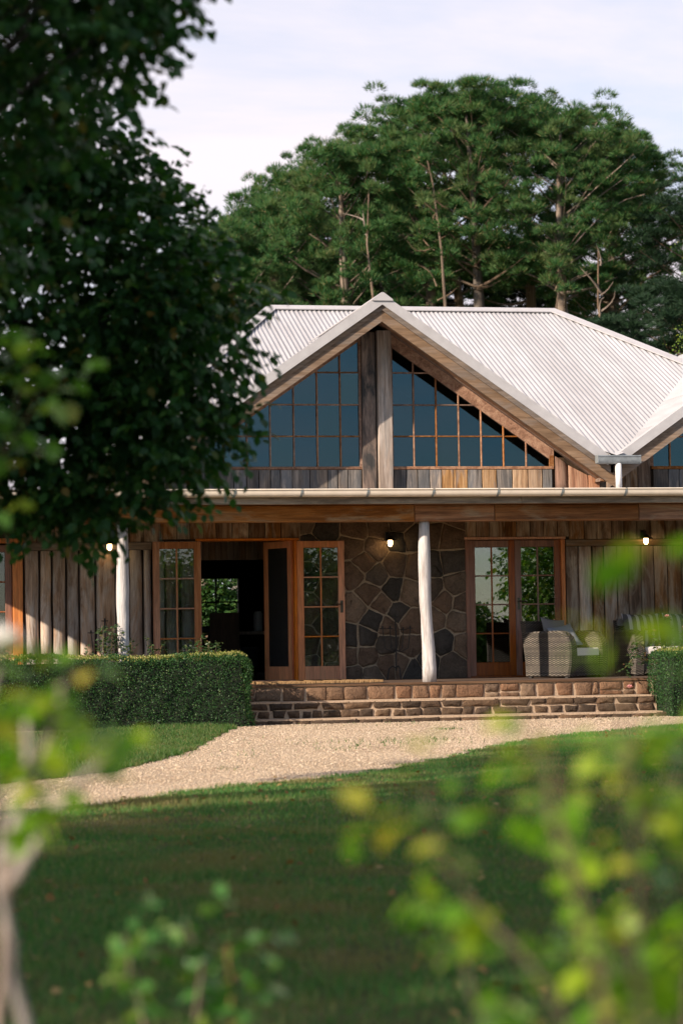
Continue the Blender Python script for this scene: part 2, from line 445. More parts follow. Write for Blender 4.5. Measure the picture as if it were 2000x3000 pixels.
leafmat('hedge_leaf', [(0.0, (0.014, 0.050, 0.014)), (0.6, (0.028, 0.086, 0.022)), (0.92, (0.048, 0.115, 0.028)), (1.0, (0.10, 0.13, 0.035))], 0.2, 0.5, 0.3)
leafmat('hedge_lit_top_leaf', [(0.0, (0.12, 0.17, 0.03)), (0.6, (0.24, 0.24, 0.06)), (1.0, (0.36, 0.28, 0.10))], 0.25, 0.5)
leafmat('pine_needle', [(0.0, (0.020, 0.066, 0.022)), (0.55, (0.040, 0.112, 0.034)), (0.88, (0.080, 0.155, 0.046)), (1.0, (0.20, 0.15, 0.07))], 0.2, 0.6, 0.15, posnoise=(0.6, 0.52, (0.125, 0.155, 0.060, 1)))  # lighter yellowish patches in the colour stand in for sunlit tufts
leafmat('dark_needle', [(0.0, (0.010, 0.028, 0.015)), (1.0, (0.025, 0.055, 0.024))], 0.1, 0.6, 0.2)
leafmat('birch_leaf', [(0.0, (0.10, 0.17, 0.03)), (0.7, (0.18, 0.24, 0.04)), (1.0, (0.30, 0.28, 0.06))], 0.4, 0.45)
leafmat('tree_leaf', [(0.0, (0.035, 0.085, 0.02)), (0.7, (0.06, 0.13, 0.03)), (1.0, (0.12, 0.17, 0.04))], 0.3, 0.5)
leafmat('grass_blade', [(0.0, (0.036, 0.12, 0.028)), (0.6, (0.066, 0.185, 0.042)), (0.82, (0.12, 0.21, 0.055)), (1.0, (0.32, 0.24, 0.12))], 0.28, 0.55, 0.2, posnoise=(1.0, 0.47, (0.22, 0.17, 0.075, 1)))
leafmat('verge_blade', [(0.0, (0.035, 0.085, 0.020)), (0.6, (0.060, 0.125, 0.028)), (0.85, (0.09, 0.15, 0.035)), (1.0, (0.26, 0.20, 0.10))], 0.28, 0.5, 0.2, posnoise=(1.6, 0.55, (0.12, 0.12, 0.045, 1)))
simple('hedge_inside', (0.010, 0.016, 0.008), 1.0, 30, 0.4, 0.5)
wood('pine_bark', (0.08, 0.056, 0.042), (0.19, 0.138, 0.10), (0.30, 0.235, 0.18), 'z', bump=0.8, scale=0.5)
wood('dark_bark', (0.02, 0.014, 0.010), (0.05, 0.035, 0.025), (0.08, 0.06, 0.045), 'z', bump=0.8)
wood('birch_bark', (0.15, 0.12, 0.1), (0.5, 0.46, 0.42), (0.62, 0.58, 0.54), 'x', bump=0.4)
wood('cane_bark', (0.08, 0.058, 0.028), (0.14, 0.10, 0.05), (0.20, 0.145, 0.08), 'z', bump=0.3)
wood('pale_stem', (0.16, 0.12, 0.10), (0.30, 0.235, 0.195), (0.38, 0.32, 0.275), 'z', bump=0.3)

# glass
def glass(name, tint=(1, 1, 1), boost=1.0, refl_tint=(1, 1, 1)):
    t = NT(name)
    fr = t.n('ShaderNodeFresnel'); fr.inputs['IOR'].default_value = 1.52
    v = t.coords('Object', (1, 1, 1)); n = t.noise(v, 2.2, 2, 0.5)
    nb = t.bump(n, 0.012, 0.02)
    gl = t.n('ShaderNodeBsdfGlossy'); gl.inputs['Roughness'].default_value = 0.0; gl.inputs['Color'].default_value = (*refl_tint, 1); t.l(nb, gl.inputs['Normal'])
    tr = t.n('ShaderNodeBsdfTransparent'); tr.inputs['Color'].default_value = (*tint, 1)
    mx = t.n('ShaderNodeMixShader'); t.l(t.math('MULTIPLY', fr.outputs[0], boost, True), mx.inputs[0])
    t.l(tr.outputs[0], mx.inputs[1]); t.l(gl.outputs[0], mx.inputs[2])
    M[name] = t.done(mx.outputs[0])
glass('glass', (0.88, 0.92, 0.92), 1.3)
glass('mirror_glass', (0.80, 0.84, 0.84), 3.4)
glass('sky_blue_glass', (0.45, 0.55, 0.6), 1.5, (0.50, 0.82, 1.0))  # blue of the reflected sky is put into the reflection colour

t = NT('bulb'); e = t.n('ShaderNodeEmission'); e.inputs['Color'].default_value = (1.0, 0.66, 0.30, 1); e.inputs['Strength'].default_value = 9.0
M['bulb'] = t.done(e.outputs[0])
t = NT('screen_mesh')
tr = t.n('ShaderNodeBsdfTransparent'); p = t.pbr((0.012, 0.013, 0.013), 0.8); mx = t.n('ShaderNodeMixShader'); mx.inputs[0].default_value = 0.82
t.l(tr.outputs[0], mx.inputs[1]); t.l(p, mx.inputs[2]); M['screen_mesh'] = t.done(mx.outputs[0])

# striped cushion
t = NT('striped_fabric'); v = t.coords('Object', (1, 1, 1), False)
sx = t.n('ShaderNodeSeparateXYZ'); t.l(v, sx.inputs[0])
fr = t.math('FRACT', t.math('MULTIPLY', sx.outputs[0], 9.5))
st = t.math('LESS_THAN', fr, 0.42)
c = t.mix(st, (0.085, 0.08, 0.082), (0.42, 0.39, 0.39)); M['striped_fabric'] = t.done(t.pbr(c, 0.95, t.bump(t.noise(v, 300, 2), 0.3, 0.002), 0.2))

# wicker weave: horizontal strands over vertical stakes
def wicker(name, dark, light):
    t = NT(name)
    tc = t.n('ShaderNodeTexCoord').outputs['Object']
    sx = t.n('ShaderNodeSeparateXYZ'); t.l(tc, sx.inputs[0])
    hx = t.math('ADD', sx.outputs[0], sx.outputs[1])
    u = t.math('MULTIPLY', hx, 1 / 0.036)
    w = t.math('MULTIPLY', sx.outputs[2], 1 / 0.0145)
    uf = t.math('FLOOR', u); wf = t.math('FLOOR', w)
    chk = t.math('MODULO', t.math('ADD', t.math('ADD', uf, wf), 1000.0), 2.0)
    # height: strand bulges over every other stake
    ws = t.math('SINE', t.math('MULTIPLY', t.math('FRACT', w), math.pi))
    us = t.math('SINE', t.math('MULTIPLY', t.math('FRACT', u), math.pi))
    over = t.math('SUBTRACT', t.math('MULTIPLY', us, 2.0), 1.0)
    sgn = t.math('SUBTRACT', t.math('MULTIPLY', chk, 2.0), 1.0)
    h = t.math('ADD', t.math('MULTIPLY', ws, 0.6), t.math('MULTIPLY', t.math('MULTIPLY', us, sgn), 0.5))
    row = t.n('ShaderNodeTexWhiteNoise', noise_dimensions='1D'); t.l(wf, row.inputs['W'])
    big = t.noise(tc, 6, 3)
    rr = t.math('ADD', t.math('MULTIPLY', row.outputs['Value'], 0.5), t.math('MULTIPLY', big, 0.6))
    c = t.ramp(rr, [(0.15, dark), (0.85, light)])
    c = t.mix(1.0, c, t.ramp(h, [(0.0, 0.35), (0.45, 0.85), (0.9, 1.35)]), 'MULTIPLY')
    M[name] = t.done(t.pbr(c, 0.55, t.bump(h, 1.0, 0.012), 0.35))
wicker('wicker', (0.045, 0.040, 0.036), (0.185, 0.155, 0.125))
t = NT('coir'); v = t.coords('Object'); n = t.noise(v, 160, 4, 0.7); c = t.ramp(n, [(0.3, (0.18, 0.10, 0.045)), (0.7, (0.50, 0.32, 0.16))])
M['coir'] = t.done(t.pbr(c, 1.0, t.bump(n, 1.0, 0.01), 0.05))
# ------------------------------------------------------------------ ground
def sheet(name, poly, z, mat):
    me = bpy.data.meshes.new(name)
    me.from_pydata([(x, y, z) for x, y in poly], [], [tuple(range(len(poly)))])
    me.update()
    return tag(link(name, me, mat), kind='structure')

sheet('ground', [(-260, -180), (260, -180), (260, 320), (-260, 320)], -0.012, M['lawn_soil'])
# lawn edge runs along the gravel
EDGE = [(-30, -32), (-12, -20.5), (-9, -18.2), (-7.4, -16.7), (-6.39, -15.65), (-5.6, -14.4), (-4.77, -13.17), (-4.1, -12.55), (-3.53, -12.0), (-2.8, -10.9), (-2.15, -9.72),
        (-1.3, -8.0), (-0.44, -6.41), (0.3, -5.5), (0.99, -4.8), (2.3, -3.6), (3.6, -2.75), (5, -2.2), (9, -1.6), (30, -1.4)]
GRAVEL = EDGE + [(30, 0.5), (3.0, 0.5), (3.0, -0.1), (-2.6, -0.1), (-2.6, 0.4), (-40, 0.4), (-40, -32)]
sheet('gravel_path', GRAVEL, -0.004, M['gravel'])
VERGE = [(-2.72, -1.25), (-3.0, -2.3), (-3.45, -4.3), (-4.09, -7.23), (-4.7, -9.2), (-5.29, -10.77), (-6.18, -11.9), (-8.6, -14.2), (-12, -17), (-16, -19.5), (-16, -3.0), (-7.6, -2.5), (-5.6, -2.0), (-4.4, -1.45), (-3.6, -1.12)]
sheet('grass_verge', VERGE, 0.004, M['lawn_soil'])

def in_poly(P, poly):
    x, y = P[:, 0], P[:, 1]
    inside = np.zeros(len(P), bool)
    n = len(poly)
    for i in range(n):
        x0, y0 = poly[i]; x1, y1 = poly[(i + 1) % n]
        c = ((y0 > y) != (y1 > y)) & (x < (x1 - x0) * (y - y0) / (y1 - y0 + 1e-12) + x0)
        inside ^= c
    return inside

# ------------------------------------------------------------------ house
house = tag(empty('farmhouse'), 'timber and stone farmhouse with pale corrugated roof, front gable and verandah', 'house')
FZ = 0.485           # verandah floor
YW = 2.40            # front wall
AX, AZ, GS = -0.2, 5.78, 0.697   # gable apex and slope
PITCH = 0.076
MS = 0.443           # main roof slope

def part(name, parent=None, label=None):
    o = empty(name); o.parent = parent or house
    if label: o['label'] = label
    return o

def corr(name, O, U, Vv, s0, s1, t0, t1, mat, parent, rows=1, amp=0.009):
    """corrugated sheet; t0/t1 are functions of s"""
    O, U, Vv = (np.array(a, float) for a in (O, U, Vv))
    U /= np.linalg.norm(U); Vv /= np.linalg.norm(Vv)
    N = np.cross(U, Vv); N *= np.sign(N[2]) if abs(N[2]) > 1e-6 else 1
    n = int((s1 - s0) / PITCH * 8)
    S = np.linspace(s0, s1, n + 1)
    ph = amp * np.cos(2 * np.pi * S / PITCH)
    vs = []
    for k in range(rows + 1):
        T = np.array([t0(s) + (t1(s) - t0(s)) * k / rows for s in S])
        vs.append(O + S[:, None] * U + T[:, None] * Vv + ph[:, None] * N)
    V = np.concatenate(vs)
    m = n + 1
    i = np.arange(n)
    F = np.concatenate([np.stack([k * m + i, k * m + i + 1, (k + 1) * m + i + 1, (k + 1) * m + i], 1) for k in range(rows)])
    return link(name, fast_mesh(name, V, F, True), mat, parent)

# main roof ------------------------------------------------
RL, RR, RY, RZ = -0.67, 4.21, 8.3, 6.53
HK = 1.94
EY = 1.62
def hip_y(x):
    if x < RL: return RY - (RL - x) * HK
    if x > RR: return RY - (x - RR) * HK
    return RY
def front_y(x):
    # the main slope starts behind the gables' own slopes
    y = EY
    for ax in (-0.2, 6.32):
        d = abs(x - ax)
        if d < 3.3: y = max(y, RY - (RZ - (5.78 - 0.697 * d) + .06) / MS)
    return y
roof = part('roof')
sl = math.hypot(1, MS)
corr('roof_sheet', (0, EY, RZ - (RY - EY) * MS), (1, 0, 0), (0, 1, MS), RL - (RY - EY) / HK + .01, RR + (RY - EY) / HK - .01,
     lambda s: (front_y(s) - EY) * sl, lambda s: max(front_y(s) - EY, hip_y(s) - EY) * sl, M['roof_metal'], roof, rows=2)
corr('roof_sheet', (0, 2 * RY - EY, RZ - (RY - EY) * MS), (1, 0, 0), (0, -1, MS), RL - (RY - EY) / HK + .01, RR + (RY - EY) / HK - .01,
     lambda s: 0.0, lambda s: max(0.0, (hip_y(s) - EY)) * sl, M['roof_metal'], roof)
for sgn, xr in ((-1, RL), (1, RR)):
    xe = xr + sgn * (RY - EY) / HK
    hs = (RY - EY) * MS / ((RY - EY) / HK)
    corr('roof_sheet', (xe, RY, RZ - (RY - EY) * MS), (0, 1, 0), (-sgn, 0, hs), -(RY - EY) + .01, (RY - EY) - .01,
         lambda s: 0.0, lambda s: max(0.0, (RY - EY - abs(s)) / HK) * math.hypot(1, hs), M['roof_metal'], roof)

def cap(name, A, B, parent, w=0.17, d1=None, d2=None, t=0.016):
    """folded ridge capping between A and B; d1, d2 the two downward side directions"""
    A, B = Vector(A), Vector(B)
    d1, d2 = Vector(d1).normalized(), Vector(d2).normalized()
    up = Vector((0, 0, 1))
    mb = MB()
    for d in (d1, d2):
        n = (B - A).normalized().cross(d); n = n if n.z > 0 else -n
        vs = []
        for off in (0.012, 0.012 + t):
            for P in (A, B):
                vs.append(P + n * off + up * 0.006); vs.append(P + d * w + n * off)
        a0, a1, b0, b1, c0, c1, d0, d1_ = vs
        mb.add([a0, a1, b1, b0, c0, c1, d1_, d0], [(0, 3, 2, 1), (4, 5, 6, 7), (0, 1, 5, 4), (1, 2, 6, 5), (2, 3, 7, 6), (3, 0, 4, 7)])
    return mb.build(name, M['cap_metal'], parent)
fd, bd = Vector((0, -1, -MS)), Vector((0, 1, -MS))
cap('ridge_cap', (RL, RY, RZ + .01), (RR, RY, RZ + .01), roof, 0.19, fd, bd)
for sgn, xr in ((-1, RL), (1, RR)):
    xe = xr + sgn * (RY - EY) / HK
    hs = (RY - EY) * MS / ((RY - EY) / HK)
    for yy, dd in ((EY, fd), (2 * RY - EY, bd)):
        A = Vector((xr, RY, RZ + .012)); B = Vector((xe, yy, RZ - (RY - EY) * MS + .012))
        ax = (B - A).normalized()
        # side directions: in each roof plane, perpendicular to the hip
        n1 = Vector((0, -1 if yy < RY else 1, 1 / MS)).normalized(); n2 = Vector((sgn, 0, 1 / hs)).normalized()
        s1 = ax.cross(n1); s1 = s1 if s1.z < 0 else -s1
        s2 = ax.cross(n2); s2 = s2 if s2.z < 0 else -s2
        cap('ridge_cap', A, B, roof, 0.17, s1, s2)

# gables ----------------------------------------------------
def gz(x, ax): return AZ - GS * abs(x - ax)
HALF = 3.21
GY = 1.60
def rake(mb, ax, side, da, db, o1, o2, y0, y1):
    """board following the rake: vertical offsets o1 (top) to o2 (bottom) below the roof line"""
    xa, xb = ax + side * da, ax + side * db
    vs = [(xa, y0, gz(xa, ax) - o2), (xb, y0, gz(xb, ax) - o2), (xb, y1, gz(xb, ax) - o2), (xa, y1, gz(xa, ax) - o2),
          (xa, y0, gz(xa, ax) - o1), (xb, y0, gz(xb, ax) - o1), (xb, y1, gz(xb, ax) - o1), (xa, y1, gz(xa, ax) - o1)]
    return mb.hexa(vs)
def gable_roof(ax, GY=GY):
    g = part('gable_roof')
    L = math.hypot(1, GS)
    for side in (-1, 1):
        # corrugation runs down the slope, ribs repeat along Y
        corr('roof_sheet', (ax, GY + .08, AZ - .02), (0, 1, 0), (side, 0, -GS), 0.0, 6.3, lambda s: 0.02,
             lambda s: HALF * L, M['roof_metal'], g)
        mb = MB(); rake(mb, ax, side, 0, HALF - .02, -0.012, 0.125, GY - .03, GY); rake(mb, ax, side, 0, HALF - .02, -0.030, -0.012, GY - .03, GY + .15)
        mb.build('barge_cap', M['cap_metal'], g)
        mb = MB(); rake(mb, ax, side, 0, HALF + .02, 0.10, 0.20, GY + .002, GY + .05); mb.build('barge_board', M['rake_wood'], g)
        mb = MB(); rake(mb, ax, side, 0, HALF + .12, 0.185, 0.355, GY + .028, GY + .085); mb.build('barge_board', M['rake_wood'], g)
        n = 6
        for k in range(n):
            y0 = GY + .09 + k * (YW - GY - .10) / n
            mb = MB(); rake(mb, ax, side, 0.05, HALF + .10, 0.20 + .004 * (k % 2), 0.235 + .004 * (k % 2), y0, y0 + (YW - GY - .10) / n - .008)
            mb.build('soffit_board', M['soffit_wood'], g)
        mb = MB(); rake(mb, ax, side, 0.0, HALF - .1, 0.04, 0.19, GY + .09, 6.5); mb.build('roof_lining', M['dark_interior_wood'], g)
    # ridge capping with its folded nose at the front
    cap('ridge_cap', (ax, GY - .05, AZ + .012), (ax, 6.4, AZ + .012), g, 0.16, (-1, 0, -GS), (1, 0, -GS))
    mb = MB(); mb.add([(ax - .15, GY - .052, AZ - .075), (ax + .15, GY - .052, AZ - .075), (ax, GY - .052, AZ + .045), (ax - .15, GY - .032, AZ - .075), (ax + .15, GY - .032, AZ - .075), (ax, GY - .032, AZ + .045)],
                     [(0, 1, 2), (5, 4, 3), (0, 3, 4, 1), (1, 4, 5, 2), (2, 5, 3, 0)])
    mb.build('apex_cap', M['cap_metal'], g)
    return g
AX2 = AX + 6.52
gable_roof(AX); gable_roof(AX2, GY + .013)

# gable windows --------------------------------------------
def clip_poly(poly, f):
    out = []
    for i in range(len(poly)):
        a, b = poly[i], poly[(i + 1) % len(poly)]
        fa, fb = f(a), f(b)
        if fa >= 0: out.append(a)
        if fa * fb < 0:
            k = fa / (fa - fb); out.append((a[0] + k * (b[0] - a[0]), a[1] + k * (b[1] - a[1])))
    return out
def prism_y(mb, poly, y0, y1):
    n = len(poly)
    ar = sum(poly[i][0] * poly[(i + 1) % n][1] - poly[(i + 1) % n][0] * poly[i][1] for i in range(n))
    if ar < 0: poly = poly[::-1]
    vs = [(x, y0, z) for x, z in poly] + [(x, y1, z) for x, z in poly]
    fs = [tuple(range(n)), tuple(reversed(range(n, 2 * n)))] + [(i, n + i, n + (i + 1) % n, (i + 1) % n) for i in range(n)]
    return mb.add(vs, fs)
WO = 0.405
def gable_window(ax, xs, zs, side):
    """xs: mullion lines from the centre outwards (first and last are the frame), zs rows"""
    w = part('gable_window')
    xin, xout = xs[0], xs[-1]
    top = lambda p: gz(p[0], ax) - WO - p[1]
    lo, hi = min(xin, xout), max(xin, xout)
    cols = sorted(xs)
    yp = YW + 0.005
    for i in range(len(cols) - 1):
        for j in range(len(zs) - 1):
            q = [(cols[i], zs[j]), (cols[i + 1], zs[j]), (cols[i + 1], zs[j + 1]), (cols[i], zs[j + 1])]
            q = clip_poly(q, top)
            if len(q) < 3: continue
            ar = abs(sum(q[k][0] * q[(k + 1) % len(q)][1] - q[(k + 1) % len(q)][0] * q[k][1] for k in range(len(q)))) / 2
            if ar < 0.0015: continue
            mb = MB(); prism_y(mb, q, yp, yp + .005)
            ta, tb = random.gauss(0, .008), random.gauss(0, .008)     # old panes never sit quite true
            mb.v = [(x_, y_ + ta * (x_ - q[0][0]) + tb * (z_ - q[0][1]), z_) for x_, y_, z_ in mb.v]
            mb.build('pane', M['sky_blue_glass'], w)
    for x in cols[1:-1]:
        zt = gz(x, ax) - WO
        if zt > zs[0] + .05:
            mb = MB(); mb.bevbox(x - .011, x + .011, yp - .028, yp + .03, zs[0], zt, .006); mb.build('mullion', M['mullion_wood'], w)
    for z in zs[1:-1]:
        # horizontal bar up to the slanted edge
        d = (AZ - WO - z) / GS
        xe = ax + side * d
        xa, xb = sorted((xin, xe if side * xe < side * xout else xout))
        if xb - xa > .08:
            mb = MB(); mb.bevbox(xa, xb, yp - .022, yp + .026, z - .010, z + .010, .005); mb.build('glazing_bar', M['mullion_wood'], w)
    # frame: sill, jamb at the post, sloping head
    mb = MB(); mb.bevbox(lo - .02, hi + .05, yp - .045, yp + .07, zs[0] - .035, zs[0] + .008, .006); mb.build('sill', M['mullion_wood'], w)
    mb = MB(); mb.box(*sorted((xin - side * .03, xin + side * .012)), yp - .04, yp + .07, zs[0] + .01, gz(xin, ax) - WO + .03); mb.build('jamb', M['mullion_wood'], w)
    mb = MB(); mb.box(*sorted((xout - side * .012, xout + side * .05)), yp - .04, yp + .07, zs[0] + .01, gz(xout, ax) - WO + .05); mb.build('jamb', M['mullion_wood'], w)
    mb = MB(); rake(mb, ax, side, abs(xin - ax) - .02, abs(xout - ax) + .05, WO - .17, WO + .010, yp - .038, yp + .07); mb.build('head', M['mullion_wood'], w)
    return w
ZS = [3.465, 3.90, 4.345, 4.80, 5.30]
gable_window(AX, [0.085, 0.40, 0.725, 1.05, 1.375, 1.70, 2.03, 2.38], ZS, 1)
gable_window(AX, [-0.375, -0.655, -0.985, -1.32, -1.655, -1.985, -2.32, -2.74], ZS, -1)
gable_window(AX2, [6.1, 5.78, 5.45, 5.12, 4.79, 4.46, 4.17, 3.90], ZS, -1)
gable_window(AX2, [6.5, 6.85, 7.2, 7.55, 7.9, 8.25, 8.6, 8.9], ZS, 1)

def plank(name, x0, x1, z0, z1, y, mat, parent, thick=.03, warp=.004, z1b=None, half_round=0.0, rng=random):
    """vertical board with slightly wandering edges; z1b lets the top slope; half_round bulges it like a slab of log"""
    n = 5 if (z1 - z0) > 1.0 else 3
    prof = [(0.0, 1.0), (0.06, 0.45), (0.25, 0.12), (0.5, 0.0), (0.75, 0.12), (0.94, 0.45), (1.0, 1.0)] if half_round else [(0.0, 1.0), (0.0, 0.12), (0.04, 0.0), (0.96, 0.0), (1.0, 0.12), (1.0, 1.0)]
    th = half_round or thick
    vs, fs = [], []
    m = len(prof)
    ph = rng.random() * 6
    for k in range(n + 1):
        u = k / n
        zl = z0 + (z1 - z0) * u; zr = z0 + ((z1b if z1b is not None else z1) - z0) * u
        a = x0 + .003 + rng.uniform(0, warp); b = x1 - .003 - rng.uniform(0, warp)
        bow = rng.uniform(-warp, warp) * .6
        for px, py in prof:
            vs.append((a + (b - a) * px, y - th * (1 - py) + bow, zl + (zr - zl) * px))
    for k in range(n):
        for i in range(m - 1):
            fs.append((k * m + i, k * m + i + 1, (k + 1) * m + i + 1, (k + 1) * m + i))
    fs.append(tuple(reversed(range(m)))); fs.append(tuple(n * m + i for i in range(m)))
    fs += [(k * m + m - 1, k * m, (k + 1) * m, (k + 1) * m + m - 1) for k in range(n)]
    mb = MB(); mb.add(vs, fs)
    return mb.build(name, mat, parent, bool(half_round))

# posts and boards of the gable wall
gw = part('gable_wall')
plank('post', -0.362, -0.155, 3.10, 5.36, YW - .01, M['dark_post'], gw, .09)
plank('post', -0.145, 0.068, 3.10, 5.38, YW - .03, M['pale_post'], gw, .13)
GL = [-3.3, -3.12, -2.93, -2.75, -2.58, -2.404, -2.18, -1.999, -1.83, -1.665, -1.523, -1.355, -1.103, -0.85, -0.706, -0.562, -0.366]
GR = [0.075, 0.273, 0.439, 0.613, 0.785, 0.959, 1.162, 1.37, 1.584, 1.814, 2.045, 2.26, 2.404]
for a, b in list(zip(GL, GL[1:])) + list(zip(GR, GR[1:])):
    za = min(3.425, gz(a, AX) - .36); zb = min(3.425, gz(b, AX) - .36)
    warm = b > 0.8 and random.random() < .6  # tan boards on the right half: sunlight put into the wood colour
    plank('board', a, b, 3.08, za, YW - .01 - random.uniform(0, .012), M['sunlit_tan_board' if warm else 'gable_board'], gw, .028, .005, zb)
G2 = [(2.44, 2.635, 'orange_board'), (2.635, 2.926, 'orange_board'), (2.926, 3.102, 'orange_board'), (3.102, 3.263, 'gable_board'), (3.263, 3.432, 'gable_board'), (3.432, 3.667, 'board_wood'), (3.667, 3.86, 'board_wood')]
for a, b, mt in G2:
    f = lambda x: max(gz(x, AX) if x < AX + 3.26 else gz(x, AX2), 3.46) - .36 if not (AX + 3.0 < x < AX2 - 3.0) else 3.30
    plank('board', a, b, 3.08, f(a) + .04, YW - .012 - random.uniform(0, .02), M[mt], gw, .035, .005, f(b) + .04, half_round=.05 if a < 2.5 else 0)
xx = 3.90
while xx < 9.0:
    w_ = random.uniform(.15, .23)
    plank('board', xx, xx + w_, 3.08, 3.425, YW - .01 - random.uniform(0, .01), M['gable_board'], gw, .028, .005); xx += w_
mb = MB()
mb.box(-3.35, 9.2, YW + .002, YW + .09, 3.05, 3.42); mb.box(2.45, 3.82, YW + .002, YW + .09, 3.425, 3.6); mb.box(-.365, .07, YW + .002, YW + .09, 3.425, 5.4)
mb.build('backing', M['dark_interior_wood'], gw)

# main walls ------------------------------------------------
wall = part('wall')
mb = MB()
OPEN = [(-6.35, -5.24), (-2.69, -1.31), (1.13, 2.54)]
edges = [-7.4] + [e for o in OPEN for e in o] + [10.8]
for i in range(0, len(edges), 2):
    mb.box(edges[i], edges[i + 1], YW, YW + .16, 0.0, 3.05)
for a, b in OPEN:
    mb.box(a, b, YW + .001, YW + .159, 2.455, 3.05)
    mb.box(a, b, YW + .001, YW + .159, 0.0, FZ - .005)
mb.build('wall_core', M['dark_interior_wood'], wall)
# rear and side walls, inner partition with its window to the garden behind
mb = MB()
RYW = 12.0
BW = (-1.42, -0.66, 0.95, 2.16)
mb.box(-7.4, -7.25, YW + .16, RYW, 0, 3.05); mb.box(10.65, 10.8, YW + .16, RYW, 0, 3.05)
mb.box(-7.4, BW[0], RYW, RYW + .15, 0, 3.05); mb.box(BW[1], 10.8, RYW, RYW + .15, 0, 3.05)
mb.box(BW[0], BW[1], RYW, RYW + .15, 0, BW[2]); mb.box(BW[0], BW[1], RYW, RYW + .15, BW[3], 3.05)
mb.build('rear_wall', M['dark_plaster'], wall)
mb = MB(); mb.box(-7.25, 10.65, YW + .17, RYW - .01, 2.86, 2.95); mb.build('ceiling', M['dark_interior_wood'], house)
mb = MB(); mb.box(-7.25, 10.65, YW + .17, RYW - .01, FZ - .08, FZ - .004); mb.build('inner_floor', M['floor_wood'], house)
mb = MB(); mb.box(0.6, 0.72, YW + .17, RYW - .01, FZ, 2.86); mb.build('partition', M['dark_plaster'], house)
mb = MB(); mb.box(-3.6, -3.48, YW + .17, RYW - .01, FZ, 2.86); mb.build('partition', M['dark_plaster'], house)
# dark box added behind the gable windows to keep leaking light out
lf = part('loft_box')
mb = MB(); mb.box(-3.5, 9.6, YW + .10, 5.6, 2.97, 3.045); mb.build('loft_box_floor', M['dark_interior_wood'], lf)
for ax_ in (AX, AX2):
    mb = MB(); prism_y(mb, [(ax_ - 3.25, 3.05), (ax_ + 3.25, 3.05), (ax_ + 3.25, 3.40), (ax_, AZ - .12), (ax_ - 3.25, 3.40)], 5.3, 5.36); mb.build('loft_box_wall', M['dark_plaster'], lf)
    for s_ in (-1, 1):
        xs_ = sorted((ax_ + s_ * 3.16, ax_ + s_ * 3.24)); mb = MB(); mb.box(xs_[0], xs_[1], YW + .10, 5.3, 3.05, 3.46); mb.build('loft_box_wall', M['dark_plaster'], lf)
bwn = part('rear_window')
cx, cz = -1.06, (BW[2] + BW[3]) / 2 - .02
mb = MB(); mb.box(BW[0] + .02, BW[1] - .02, RYW + .05, RYW + .054, BW[2] + .02, BW[3] - .02); mb.build('pane', M['glass'], bwn)
mb = MB(); mb.box(cx - .012, cx + .012, RYW + .03, RYW + .075, BW[2], BW[3]); mb.build('mullion', M['dark_interior_wood'], bwn)
mb = MB(); mb.box(BW[0], BW[1], RYW + .032, RYW + .073, 1.73, 1.755); mb.box(BW[0], BW[1], RYW + .032, RYW + .073, 1.10, 1.125); mb.build('glazing_bar', M['dark_interior_wood'], bwn)
# boarded bulkhead seen inside above the opening
bh = part('bulkhead')
mb = MB(); mb.box(-3.46, 0.58, 4.55, 4.62, 2.24, 2.86); mb.build('backing', M['dark_interior_wood'], bh)
x = -3.4
while x < 0.4:
    mb = MB(); mb.bevbox(x, x + .085, 4.525, 4.552, 2.25, 2.85, .006); mb.build('board', M['inner_board'], bh); x += .09

# left slab-log wall
lw = part('log_wall')
LX = [-5.082, -4.872, -4.704, -4.511, -4.33, -4.112, -3.83, -3.652, -3.459, -3.332]
for a, b in zip(LX, LX[1:]):
    plank('log', a, b, FZ, 2.325, YW - .005, M['log_wood'], lw, warp=.012, half_round=.055 + random.uniform(0, .02))
for a, b in ((-3.332, -3.15), (-3.15, -2.95), (-2.95, -2.70), (-7.3, -7.05), (-7.05, -6.82), (-6.82, -6.6), (-6.6, -6.42)):
    plank('log', a, b, FZ, 2.325 if a < -5 else 2.445, YW - .005, M['log_wood'], lw, warp=.01, half_round=.05)
mb = MB(); mb.bevbox(-5.08, -3.33, YW - .07, YW - .002, 2.33, 2.435, .012); mb.build('rail', M['rail_wood'], lw)
for a, b in zip(UL := [-5.1, -4.9, -4.66, -4.45, -4.22, -4.0, -3.82, -3.638, -3.438, -3.206, -2.98, -2.798, -2.613, -2.434, -2.21, -1.975, -1.75, -1.529, -1.266], UL[1:]):
    plank('board', a, b, 2.47 if a > -3.3 else 2.44, 2.98, YW - .006 - random.uniform(0, .012), M['board_wood'], lw, .03, .004)

# right board wall
rw = part('board_wall')
RX = [2.575, 2.755, 2.967, 3.142, 3.329, 3.498, 3.688, 3.881, 4.084, 4.294, 4.5, 4.72, 4.9, 5.13, 5.35, 5.6, 5.82, 6.05]
for a, b in zip(RX, RX[1:]):
    plank('board', a, b, FZ, 2.325, YW - .005 - random.uniform(0, .015), M['board_wood' if random.random() < .7 else 'log_wood'], rw, .035, .006, half_round=random.choice([0, 0, .045]))
mb = MB(); mb.bevbox(2.575, 6.05, YW - .065, YW - .002, 2.332, 2.425, .01); mb.build('rail', M['rail_wood'], rw)
for a, b in zip(UR := [1.131, 1.27, 1.466, 1.657, 1.856, 2.061, 2.256, 2.459, 2.631, 2.858, 3.045, 3.26, 3.442, 3.637, 3.846, 4.055, 4.239, 4.45, 4.66, 4.9, 5.1, 5.3], UR[1:]):
    plank('board', a, b, 2.47 if a < 2.5 else 2.43, 2.98, YW - .006 - random.uniform(0, .012), M['board_wood'], rw, .03, .004)

